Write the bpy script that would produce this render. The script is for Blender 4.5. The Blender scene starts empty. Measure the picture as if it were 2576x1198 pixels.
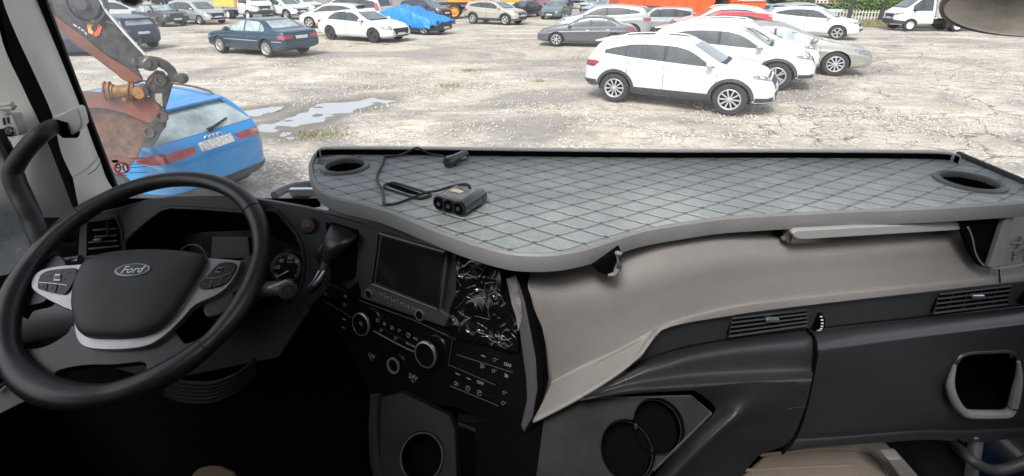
import bpy, bmesh, math, random
from mathutils import Vector, Matrix, noise
from mathutils.bvhtree import BVHTree
random.seed(7)
S = bpy.context.scene
COL = S.collection
R = math.radians
# ---------------------------------------------------------------- camera
F, CX, CY, PITCH, H = 1250.0, 1288.0, 375.0, R(18.5), 2.75
CP, SP = math.cos(PITCH), math.sin(PITCH)
cam = bpy.data.objects.new("camera", bpy.data.cameras.new("camera"))
COL.objects.link(cam); S.camera = cam
cam.location = (0, 0, H); cam.rotation_euler = (R(90) - PITCH, 0, 0)
cam.data.sensor_fit = 'HORIZONTAL'; cam.data.sensor_width = 36; cam.data.lens = F / 2576 * 36
cam.data.shift_y = -(599 - CY)/2576   # the photograph is cropped from the lower part of its frame
cam.data.clip_start = 0.05; cam.data.clip_end = 800
# ---------------------------------------------------------------- light
W = bpy.data.worlds.new("World"); S.world = W; W.use_nodes = True
nt = W.node_tree; bg = nt.nodes["Background"]
sky = nt.nodes.new("ShaderNodeTexSky"); sky.sky_type = 'NISHITA'; sky.sun_disc = False
sky.sun_elevation = R(52); sky.sun_rotation = R(200); sky.dust_density = 4; sky.air_density = 1.0; sky.ozone_density = 1
hs = nt.nodes.new("ShaderNodeHueSaturation"); hs.inputs["Saturation"].default_value = 0.35
nt.links.new(sky.outputs[0], hs.inputs["Color"]); nt.links.new(hs.outputs[0], bg.inputs["Color"])
bg.inputs["Strength"].default_value = 0.15
sl = bpy.data.lights.new("sun", 'SUN'); sl.energy = 1.3; sl.angle = R(14); sl.color = (1, .97, .93)
sun = bpy.data.objects.new("sun", sl); COL.objects.link(sun)
_el, _az = R(52), R(200)
sun.rotation_euler = Vector((math.sin(_az)*math.cos(_el), math.cos(_az)*math.cos(_el), math.sin(_el))).to_track_quat('Z', 'Y').to_euler()
S.view_settings.view_transform = 'Standard'; S.view_settings.look = 'None'
S.view_settings.exposure = 1.02; S.view_settings.gamma = 1
try: S.cycles.max_bounces = 6; S.cycles.transparent_max_bounces = 12
except Exception: pass
# ---------------------------------------------------------------- placing helpers: where a sight line of the survey photo meets a plane
def ray(x, y):
    a = (x - CX) / F; b = (CY - y) / F
    return Vector((a, CP + b*SP, -SP + b*CP))
O = Vector((0, 0, H))
def onz(x, y, z): d = ray(x, y); return O + d*((z - H)/d.z)
def ond(x, y, drop): return onz(x, y, H - drop)
def ony(x, y, Y): d = ray(x, y); return O + d*(Y/d.y)
def onx(x, y, X): d = ray(x, y); return O + d*(X/d.x)
class Pl:
    def __init__(s, p, n): s.p = Vector(p); s.n = Vector(n).normalized()
    def at(s, x, y, off=0): d = ray(x, y); q = s.p + s.n*off; return O + d*((q - O).dot(s.n)/d.dot(s.n))
# ---------------------------------------------------------------- materials
def mat(name, col, rough=.5, metal=0, spec=.5, coat=0, var=0, vs=6, bump=0, bs=200, col2=None, emit=0):
    m = bpy.data.materials.new(name); m.use_nodes = True; n = m.node_tree; p = n.nodes["Principled BSDF"]
    c = (*col, 1); p.inputs["Base Color"].default_value = c
    p.inputs["Roughness"].default_value = rough; p.inputs["Metallic"].default_value = metal
    p.inputs["Specular IOR Level"].default_value = spec; p.inputs["Coat Weight"].default_value = coat; p.inputs["Coat Roughness"].default_value = .08
    if emit: p.inputs["Emission Color"].default_value = c; p.inputs["Emission Strength"].default_value = emit
    if var or bump:
        tc = n.nodes.new("ShaderNodeTexCoord")
    if var:
        nz = n.nodes.new("ShaderNodeTexNoise"); nz.inputs["Scale"].default_value = vs; nz.inputs["Detail"].default_value = 6; nz.inputs["Roughness"].default_value = .65
        n.links.new(tc.outputs["Object"], nz.inputs["Vector"])
        r = n.nodes.new("ShaderNodeValToRGB"); r.color_ramp.elements[0].position = .35; r.color_ramp.elements[1].position = .65
        k = col2 or tuple(v*(1-var) for v in col)
        r.color_ramp.elements[0].color = (*k, 1); r.color_ramp.elements[1].color = c
        n.links.new(nz.outputs["Fac"], r.inputs[0]); n.links.new(r.outputs[0], p.inputs["Base Color"])
        mr = n.nodes.new("ShaderNodeMapRange"); mr.inputs[3].default_value = min(1, rough*1.25); mr.inputs[4].default_value = rough*.85
        n.links.new(nz.outputs["Fac"], mr.inputs[0]); n.links.new(mr.outputs[0], p.inputs["Roughness"])
    if bump:
        nb = n.nodes.new("ShaderNodeTexNoise"); nb.inputs["Scale"].default_value = bs; nb.inputs["Detail"].default_value = 3
        n.links.new(tc.outputs["Object"], nb.inputs["Vector"])
        b = n.nodes.new("ShaderNodeBump"); b.inputs["Strength"].default_value = bump; b.inputs["Distance"].default_value = .002 if bs > 50 else .01
        n.links.new(nb.outputs["Fac"], b.inputs["Height"]); n.links.new(b.outputs[0], p.inputs["Normal"])
    return m
def paint(name, col, metal=.0, rough=.3): return mat(name, col, rough, metal, .5, .7, var=.16, vs=4)
M = dict(
 tyre=mat("tyre_rubber", (.035,.034,.033), .8, var=.3, vs=12, bump=.3, bs=60),
 well=mat("wheel_well", (.012,.012,.013), .9),
 alloy=mat("alloy", (.62,.63,.65), .32, .55, var=.2, vs=20), alloyd=mat("dark_alloy", (.10,.10,.11), .35, .6),
 whub=mat("white_rim", (.75,.76,.77), .4, .1),
 steel=mat("steel_rim", (.06,.06,.065), .5, .4, var=.3, vs=15),
 orim=mat("orange_rim", (.85,.33,.03), .5, var=.2, vs=8),
 glass=mat("car_glass", (.018,.023,.026), .06, 0, .6, .25, var=.5, vs=2.2, col2=(.05,.06,.065)),
 glassl=mat("car_glass_light", (.40,.48,.48), .08, 0, .8, .5, var=.5, vs=2.5, col2=(.17,.21,.22)),
 glassm=mat("car_glass_mid", (.15,.185,.195), .07, 0, .8, .4, var=.55, vs=2.2),
 lamp=mat("lamp_glass", (.34,.36,.38), .12, .3, .8, .8, var=.85, vs=11),
 red=mat("red_lamp", (.42,.02,.03), .15, 0, .7, 1.0, var=.6, vs=14), amber=mat("amber_lamp", (.8,.25,.03), .3),
 blackp=mat("black_trim", (.022,.022,.024), .5, var=.3, vs=20), clad=mat("grey_cladding", (.055,.058,.062), .6, var=.35, vs=9),
 chrome=mat("chrome", (.75,.76,.78), .18, .9),
 seam=mat("panel_gap", (.015,.015,.016), .9),
 plate=mat("plate_white", (.78,.78,.76), .5, var=.6, vs=26, col2=(.30,.30,.32)), ink=mat("ink", (.02,.02,.025), .6),
 white=paint("white_paint", (.62,.645,.64)), white2=paint("white_paint_clean", (.65,.675,.67)),
 blue=paint("blue_paint", (.03,.25,.58), .1, .22), navy=paint("navy_paint", (.018,.028,.06), .2),
 teal=paint("blue_green_paint", (.018,.055,.095), .3), black=paint("black_paint", (.012,.014,.018), .1),
 silver=paint("silver_paint", (.50,.52,.53), .45), silver2=paint("silver_grey_paint", (.42,.46,.48), .4), gun=paint("grey_paint", (.13,.135,.155), .45),
 champ=paint("champagne_paint", (.40,.385,.36), .45), beige=paint("beige_paint", (.47,.45,.39), .3), greeng=paint("grey_green_paint", (.15,.20,.20), .4),
 redp=paint("red_paint", (.52,.03,.045)), redd=paint("dark_red_paint", (.22,.03,.045)), lgreen=paint("pale_green_paint", (.38,.50,.42), .2),
 orange=mat("orange_paint", (.80,.12,.02), .45, var=.18, vs=2), yellow=mat("yellow_paint", (.80,.36,.04), .45, var=.15, vs=2),
 ybox=mat("yellow_canvas", (.80,.50,.09), .6, var=.12, vs=2), bluet=mat("blue_truck_paint", (.03,.10,.45), .4, var=.2),
 boxw=mat("box_panel_white", (.72,.74,.74), .5, var=.08, vs=2), frame=mat("chassis", (.03,.032,.033), .8, var=.4, vs=6),
)
# ---------------------------------------------------------------- mesh helpers
class MB:
    def __init__(s): s.v = []; s.f = []; s.mi = []
    def add(s, vs, fs, mi=0):
        o = len(s.v); s.v += [Vector(v) for v in vs]; s.f += [tuple(i+o for i in f) for f in fs]; s.mi += [mi]*len(fs); return s
    def box(s, c, size, rot=None, mi=0, taper=(1,1)):
        x, y, z = [k/2 for k in size]; t, u = taper
        vs = [Vector((sx*x*(t if sz > 0 else 1), sy*y*(u if sz > 0 else 1), sz*z)) for sz in (-1,1) for sx, sy in ((-1,-1),(1,-1),(1,1),(-1,1))]
        if rot is not None: vs = [rot @ v for v in vs]
        c = Vector(c)
        return s.add([v + c for v in vs], [(3,2,1,0),(4,5,6,7),(0,1,5,4),(1,2,6,5),(2,3,7,6),(3,0,4,7)], mi)
    def prism(s, pts, vec, mi=0):
        pts = [Vector(p) for p in pts]; vec = Vector(vec); n = len(pts)
        return s.add(pts + [p + vec for p in pts], [tuple(range(n)), tuple(range(2*n-1, n-1, -1))] + [(i, n+i, n+(i+1) % n, (i+1) % n) for i in range(n)], mi)
    def rings(s, rings, close=True, cap=True, mi=0):
        n = len(rings[0]); vs = [p for r in rings for p in r]; fs = []
        for i in range(len(rings)-1):
            for j in range(n if close else n-1):
                k = (j+1) % n; fs.append((i*n+j, i*n+k, (i+1)*n+k, (i+1)*n+j))
        if cap: fs += [tuple(range(n-1, -1, -1)), tuple((len(rings)-1)*n + j for j in range(n))]
        return s.add(vs, fs, mi)
    def tube(s, pts, r, seg=10, closed=False, mi=0, flat=1.0, up=(0,0,1)):
        pts = [Vector(p) for p in pts]; n = len(pts); rs = r if isinstance(r, (list, tuple)) else [r]*n; out = []
        up = Vector(up)
        for i, p in enumerate(pts):
            t = (pts[(i+1) % n] - pts[i-1]) if closed else (pts[min(i+1, n-1)] - pts[max(i-1, 0)])
            t.normalize(); a = t.cross(up)
            if a.length < 1e-3: a = t.cross(Vector((1,0,0)))
            a.normalize(); b = a.cross(t)
            out.append([p + (a*math.cos(k/seg*2*math.pi) + b*math.sin(k/seg*2*math.pi)*flat)*rs[i] for k in range(seg)])
        if closed: out.append(out[0])
        return s.rings(out, True, not closed, mi)
    def lathe(s, c, axis, prof, seg=24, mi=0, cap=True, sx=1.0):
        c = Vector(c); ax = Vector(axis).normalized(); a = ax.orthogonal().normalized()
        if abs(ax.z) < .9: a = Vector((0,0,1)) - ax*ax.z; a.normalize()
        b = ax.cross(a)
        return s.rings([[c + ax*h + (a*math.cos(k/seg*2*math.pi) + b*sx*math.sin(k/seg*2*math.pi))*r for k in range(seg)] for r, h in prof], True, cap, mi)
    def build(s, name, mats, parent=None, smooth=True, ang=35, bevel=0, sub=0, fix=True):
        me = bpy.data.meshes.new(name); me.from_pydata([tuple(v) for v in s.v], [], s.f)
        for m in (mats if isinstance(mats, (list, tuple)) else [mats]): me.materials.append(m)
        me.polygons.foreach_set("material_index", s.mi)
        if fix:
            b = bmesh.new(); b.from_mesh(me); bmesh.ops.recalc_face_normals(b, faces=b.faces); b.to_mesh(me); b.free()
        if smooth: me.shade_smooth(); me.set_sharp_from_angle(angle=R(ang))
        o = bpy.data.objects.new(name, me); COL.objects.link(o)
        if parent: o.parent = parent
        if bevel:
            m = o.modifiers.new("bevel", 'BEVEL'); m.width = bevel; m.segments = 2; m.limit_method = 'ANGLE'; m.angle_limit = R(40); m.harden_normals = True
        if sub:
            m = o.modifiers.new("sub", 'SUBSURF'); m.levels = sub; m.render_levels = sub
        return o
def tag(o, label=None, cat=None, group=None, kind=None):
    if label: o["label"] = label
    if cat: o["category"] = cat
    if group: o["group"] = group
    if kind: o["kind"] = kind
    return o
def empty(name, label, cat, loc=(0,0,0), rz=0, group=None):
    o = bpy.data.objects.new(name, None); COL.objects.link(o); o.location = loc; o.rotation_euler = (0,0,rz); o.empty_display_size = .1
    return tag(o, label, cat, group)
def hold(o, parent):   # child built in world coordinates
    o.parent = parent; o.matrix_parent_inverse = Matrix.LocRotScale(parent.location, parent.rotation_euler, parent.scale).inverted(); return o
def copy_tree(o, parent=None):
    c = o.copy(); COL.objects.link(c); c.parent = parent
    for ch in list(o.children): copy_tree(ch, c)
    return c
def text(body, size, mx, m, name, parent, depth=.0006, shear=0, align='CENTER'):
    cu = bpy.data.curves.new(name, 'FONT'); cu.body = body; cu.size = size; cu.align_x = align; cu.align_y = 'CENTER'; cu.extrude = depth; cu.shear = shear; cu.resolution_u = 2
    t = bpy.data.objects.new(name, cu); COL.objects.link(t)
    me = bpy.data.meshes.new_from_object(t.evaluated_get(bpy.context.evaluated_depsgraph_get()))
    bpy.data.objects.remove(t); me.transform(mx); me.materials.clear(); me.materials.append(m)
    o = bpy.data.objects.new(name, me); COL.objects.link(o)
    if parent: hold(o, parent)
    return o
def ip(tab, x):
    if x <= tab[0][0]: return tab[0][1]
    for (a, u), (b, v) in zip(tab, tab[1:]):
        if x <= b: return u + (v-u)*(x-a)/(b-a)
    return tab[-1][1]
def smooth_line(pts, n=6, closed=False):
    pts = [Vector(p) for p in pts]; out = []; N = len(pts)
    rng = N if closed else N-1
    for i in range(rng):
        g = (lambda k: pts[k % N]) if closed else (lambda k: pts[max(0, min(N-1, k))])
        a, b, c, d = g(i-1), g(i), g(i+1), g(i+2)
        for k in range(n):
            t = k/n; out.append(.5*((2*b) + (c-a)*t + (2*a-5*b+4*c-d)*t*t + (3*b-a-3*c+d)*t**3))
    if not closed: out.append(pts[-1])
    return out
# ---------------------------------------------------------------- cars
def drape(bvh, poly, th, off=.006, step=.09, ctr=(0,0), mb=None, mi=0, top=False, skirt=.02):
    """poly given as (s,z) seen from azimuth th (0=front, pi/2=left side); pressed onto the body"""
    if top: dx, s_ax, z_ax, far = Vector((0,0,-1)), Vector((1,0,0)), Vector((0,1,0)), Vector((0,0,4))
    else:
        d = Vector((math.cos(th), math.sin(th), 0)); dx = -d; s_ax = Vector((-math.sin(th), math.cos(th), 0)); z_ax = Vector((0,0,1)); far = d*6
    b = bmesh.new(); vs = [b.verts.new((p[0]+ctr[0], p[1]+ctr[1], 0)) for p in poly]; b.faces.new(vs)
    xs = [v.co.x for v in vs]; ys = [v.co.y for v in vs]
    for ax, lo, hi in ((0, min(xs), max(xs)), (1, min(ys), max(ys))):
        n = int((hi-lo)/step)
        for k in range(1, n+1):
            c = lo + (hi-lo)*k/(n+1); co = (c,0,0) if ax == 0 else (0,c,0); no = (1,0,0) if ax == 0 else (0,1,0)
            bmesh.ops.bisect_plane(b, geom=b.verts[:]+b.edges[:]+b.faces[:], plane_co=co, plane_no=no)
    pos = {}
    b.verts.ensure_lookup_table()
    for v in b.verts:
        o = s_ax*v.co.x + z_ax*v.co.y + far
        hit, nrm, _, _ = bvh.ray_cast(o, dx)
        if hit is None:
            hit, nrm, _, _ = bvh.find_nearest(s_ax*v.co.x + z_ax*v.co.y + (far*.3 if not top else Vector((0,0,1))))
        if nrm.dot(dx) > 0: nrm = -nrm
        pos[v] = (hit, nrm)
    own = mb is None
    if own: mb = MB()
    idx = {v: i for i, v in enumerate(b.verts)}
    V = [pos[v][0] + (pos[v][1]*.6 - dx*.4)*off for v in b.verts]; FS = [tuple(idx[v] for v in f.verts) for f in b.faces]
    n0 = len(V); ring = {}
    for e in b.edges:
        if len(e.link_faces) == 1:
            q = []
            for v in e.verts:
                if v not in ring: ring[v] = len(V); V.append(pos[v][0] + dx*skirt*.5)
                q.append(v)
            FS.append((idx[q[0]], idx[q[1]], ring[q[1]], ring[q[0]]))
    b.free(); mb.add(V, FS, mi); return mb
WHEEL = {}
def wheel_meshes(r, w, style):
    key = (r, w, style)
    if key in WHEEL: return WHEEL[key]
    ri = r*(.66 if style not in ('truck', 'steel') else .60)
    t = MB(); t.lathe((0,0,0), (0,1,0), [(ri, -w*.42), (ri+.012, -w*.5), (r*.93, -w*.5), (r, -w*.36), (r, w*.36), (r*.93, w*.5), (ri+.012, w*.5), (ri, w*.42), (ri*.98, w*.1), (.02, w*.1)], 36, cap=False)
    t.lathe((0,0,0), (0,1,0), [(.02, w*.1), (ri*.98, w*.1)], 24, mi=1, cap=False)
    to = t.build('wheel', [M['tyre'], M['well']])
    k = MB(); k.lathe((0,0,0), (0,1,0), [(ri*.9, w*.30), (ri*1.02, w*.47), (ri*.97, w*.49), (ri*.90, w*.42), (ri*.88, w*.2)], 36, cap=False)
    mm = M['alloy']
    if style in ('ten', 'twin', 'five', 'seven'):
        n = {'ten': 10, 'twin': 5, 'five': 5, 'seven': 7}[style]
        for i in range(n):
            for dd in ((-.16, .16) if style in ('twin',) else (0,)):
                a = i/n*2*math.pi + dd; a0 = i/n*2*math.pi + dd*.5
                wd = {'ten': .016, 'twin': .015, 'five': .034, 'seven': .022}[style]
                p0 = Vector((math.cos(a0)*.03, w*.40, math.sin(a0)*.03)); p1 = Vector((math.cos(a)*ri*.93, w*.44, math.sin(a)*ri*.93))
                d = (p1-p0).normalized(); sd = d.cross(Vector((0,1,0)))
                k.prism([p0-sd*wd*.8, p1-sd*wd*1.15, p1+sd*wd*1.15, p0+sd*wd*.8], (0,-.02,0))
        k.lathe((0,w*.37,0), (0,1,0), [(.05, 0), (.045, .03), (.02, .035), (.0, .035)], 16, cap=False)
    else:
        k.lathe((0,0,0), (0,1,0), [(ri*.9, w*.34), (ri*.72, w*.22), (ri*.45, w*.40), (ri*.2, w*.42), (0, w*.42)], 28, cap=False)
        for i in range(8):
            a = i/8*2*math.pi; k.lathe((math.cos(a)*ri*.6, w*.30, math.sin(a)*ri*.6), (0,1,0), [(.018, 0), (.018, .03), (0,.03)], 8, mi=1)
        mm = {'steel': M['steel'], 'truck': M['whub'], 'orange': M['orim']}[style]
    ko = k.build('rim', [mm, M['well']])
    WHEEL[key] = (to.data, ko.data)
    bpy.data.objects.remove(to); bpy.data.objects.remove(ko)
    return WHEEL[key]
def put_wheel(root, x, y, r, w, style):
    a, b = wheel_meshes(r, w, style)
    o = bpy.data.objects.new('wheel', a); COL.objects.link(o); o.parent = root; o.location = (x, y, r); o.rotation_euler = (0, random.uniform(0, 6), 0 if y > 0 else math.pi)
    k = bpy.data.objects.new('rim', b); COL.objects.link(k); k.parent = o
SPEC = {
 'suv': dict(H=1.61, W=1.80, r=.355, ax=(1.30,-1.30), tum=.30,
  top=[(-2.165,.62),(-2.13,.92),(-2.06,1.06),(-1.98,1.14),(-1.82,1.44),(-1.68,1.52),(-1.0,1.595),(-.4,1.615),(.12,1.59),(.38,1.52),(1.10,1.07),(1.5,1.02),(1.85,.95),(2.06,.82),(2.14,.66),(2.165,.55)],
  belt=[(-2.165,.60),(-2.1,.94),(-1.9,1.17),(-1.4,1.17),(-1.0,1.12),(0,1.06),(.9,1.01),(1.5,.94),(1.9,.85),(2.08,.74),(2.165,.52)],
  bot=[(-2.165,.44),(-2.0,.32),(-1.6,.24),(1.6,.24),(1.95,.25),(2.165,.34)],
  wid=[(-2.165,.60),(-2.12,.74),(-1.9,.85),(-1.4,.885),(0,.895),(1.4,.885),(1.8,.85),(2.02,.74),(2.165,.56)],
  win=[(.93,-.13),(-.21,-1.06),(-1.09,-1.60)], wtop=.155, ws=(1.13,1.49,.66,.52), rw=(1.17,1.40,.60,.50),
  head=[(-.10,.80),(.28,.86),(.30,.92),(.12,.93),(-.14,.87)], tail=[(-.18,.88),(.18,.86),(.30,.98),(.20,1.02),(-.18,.99)], seams=(.98,-.16,-1.02), clad=1, spoiler=1),
 'sedan': dict(H=1.45, W=1.80, r=.33, ax=(1.38,-1.32), tum=.30,
  top=[(-2.32,.55),(-2.29,.80),(-2.24,.99),(-1.85,1.04),(-1.62,1.10),(-1.1,1.37),(-.8,1.43),(-.35,1.45),(.02,1.42),(.25,1.36),(1.02,.98),(1.3,.94),(1.9,.82),(2.2,.73),(2.29,.64),(2.32,.50)],
  belt=[(-2.32,.53),(-2.24,.90),(-1.9,.96),(-1.0,.96),(0,.92),(.95,.88),(1.5,.84),(2.0,.72),(2.2,.62),(2.32,.46)],
  bot=[(-2.32,.36),(-2.1,.26),(-1.7,.19),(1.7,.19),(2.1,.20),(2.32,.28)],
  wid=[(-2.32,.62),(-2.25,.76),(-2.0,.85),(-1.4,.89),(0,.90),(1.4,.885),(1.9,.84),(2.15,.78),(2.32,.60)],
  win=[(.86,-.20),(-.26,-1.36)], wtop=.10, ws=(1.02,1.34,.66,.52), rw=(1.10,1.34,.60,.50),
  head=[(-.16,.58),(.22,.64),(.34,.76),(.1,.78),(-.16,.72)], tail=[(-.2,.80),(.12,.80),(.24,.90),(.20,.94),(-.2,.92)], seams=(.95,-.23,-1.15)),
 'old': dict(H=1.39, W=1.70, r=.315, ax=(1.36,-1.26), tum=.34,
  top=[(-2.2,.60),(-2.18,.86),(-2.12,.96),(-1.7,.99),(-1.52,1.02),(-1.05,1.30),(-.9,1.345),(-.3,1.38),(.1,1.36),(.25,1.32),(.85,.96),(1.1,.92),(1.7,.84),(2.12,.74),(2.2,.66),(2.24,.5)],
  belt=[(-2.2,.56),(-2.16,.80),(-2.1,.90),(-1.0,.90),(0,.88),(.95,.86),(1.7,.78),(2.14,.69),(2.24,.48)],
  bot=[(-2.2,.36),(-2.0,.28),(-1.7,.20),(1.7,.20),(2.05,.22),(2.24,.28)],
  wid=[(-2.2,.72),(-2.14,.80),(-1.9,.84),(-1.4,.85),(0,.855),(1.4,.85),(1.9,.82),(2.14,.76),(2.24,.66)],
  win=[(.78,-.16),(-.24,-1.0),(-1.04,-1.25)], wtop=.085, ws=(.98,1.30,.62,.50), rw=(1.04,1.29,.60,.50),
  head=[(-.16,.60),(.22,.60),(.22,.70),(-.16,.70)], tail=[(-.36,.68),(.12,.68),(.14,.82),(-.36,.82)], seams=(.86,-.20,-1.05), chromeline=1),
 'boxy': dict(H=1.45, W=1.62, r=.30, ax=(1.28,-1.14), tum=.24,
  top=[(-2.06,.60),(-2.05,.90),(-1.98,.98),(-1.5,1.0),(-1.38,1.04),(-1.05,1.36),(-.9,1.41),(-.3,1.44),(.1,1.42),(.2,1.39),(.66,1.0),(.9,.97),(1.5,.94),(1.92,.90),(2.0,.82),(2.04,.5)],
  belt=[(-2.06,.58),(-2.04,.86),(-1.9,.90),(0,.90),(.95,.90),(1.5,.88),(1.95,.85),(2.04,.5)],
  bot=[(-2.06,.38),(-1.7,.24),(1.7,.24),(2.04,.34)],
  wid=[(-2.06,.76),(-1.98,.79),(-1.4,.80),(0,.81),(1.4,.80),(1.95,.79),(2.04,.76)],
  win=[(.62,-.2),(-.26,-1.0),(-1.04,-1.3)], wtop=.085, ws=(1.02,1.37,.60,.52), rw=(1.06,1.36,.60,.52),
  head=[(-.28,.68),(.06,.68),(.06,.84),(-.28,.84)], tail=[(-.3,.66),(.1,.66),(.1,.8),(-.3,.8)], seams=(.7,-.23,-1.05), chromeline=1),
 'wagon': dict(H=1.66, W=1.75, r=.32, ax=(1.40,-1.40), tum=.20,
  top=[(-2.24,.66),(-2.22,1.0),(-2.16,1.2),(-2.02,1.56),(-1.9,1.62),(-1.0,1.66),(-.2,1.65),(.2,1.62),(.45,1.55),(1.12,1.06),(1.4,1.0),(1.8,.93),(2.1,.80),(2.2,.66),(2.24,.5)],
  belt=[(-2.24,.60),(-2.18,.98),(-1.9,1.02),(0,.99),(.95,.96),(1.5,.91),(1.95,.82),(2.15,.7),(2.24,.48)],
  bot=[(-2.24,.42),(-1.9,.26),(-1.6,.22),(1.6,.22),(2.24,.30)],
  wid=[(-2.24,.72),(-2.14,.82),(-1.4,.865),(0,.875),(1.4,.865),(1.85,.83),(2.1,.74),(2.24,.58)],
  win=[(.92,-.1),(-.18,-1.02),(-1.12,-1.95)], wtop=.13, ws=(1.10,1.53,.64,.54), rw=(1.12,1.52,.62,.56),
  head=[(-.12,.72),(.26,.76),(.30,.86),(-.12,.84)], tail=[(-.08,.9),(.12,.9),(.12,1.3),(-.02,1.3)], seams=(.98,-.14,-1.06)),
 'jeep': dict(H=1.72, W=1.80, r=.37, ax=(1.28,-1.28), tum=.12,
  top=[(-2.1,.7),(-2.09,1.15),(-2.05,1.62),(-1.95,1.69),(-1.0,1.72),(-.2,1.72),(.25,1.70),(.4,1.64),(.78,1.16),(1.1,1.12),(1.9,1.06),(2.05,.96),(2.1,.6)],
  belt=[(-2.1,.66),(-2.06,1.06),(-1.9,1.08),(.9,1.06),(1.5,1.02),(1.95,.98),(2.1,.58)],
  bot=[(-2.1,.42),(-1.7,.28),(1.7,.28),(2.1,.38)],
  wid=[(-2.1,.80),(-2.02,.87),(-1.4,.89),(1.4,.88),(1.95,.86),(2.1,.78)],
  win=[(.72,-.02),(-.12,-.95),(-1.05,-1.88)], wtop=.13, ws=(1.2,1.62,.66,.60), rw=(1.15,1.58,.62,.6),
  head=[(-.2,.78),(.02,.78),(.02,.94),(-.2,.94)], tail=[(-.05,.9),(.1,.9),(.1,1.1),(-.05,1.1)], seams=(.78,-.08,-1.0), clad=1),
 'truckcab': dict(H=2.2, W=1.98, r=.36, ax=(2.12,), tum=.20,
  top=[(.80,1.9),(.86,2.08),(1.0,2.15),(1.4,2.17),(1.66,2.10),(2.42,1.44),(2.6,1.34),(2.84,1.18),(2.95,1.0),(3.0,.7)],
  belt=[(.80,1.22),(1.4,1.22),(2.2,1.20),(2.6,1.14),(2.84,1.02),(3.0,.62)],
  bot=[(.80,.40),(2.5,.36),(3.0,.36)],
  wid=[(.80,.93),(.9,.97),(2.2,.98),(2.6,.94),(2.84,.84),(3.0,.66)],
  win=[(2.12,.98)], wtop=.15, ws=(1.46,2.06,.80,.66), rw=None,
  head=[(-.16,.98),(.2,1.06),(.24,1.18),(0,1.12),(-.18,1.06)], tail=None, seams=(2.0,.95), bumper=1),
}
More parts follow.
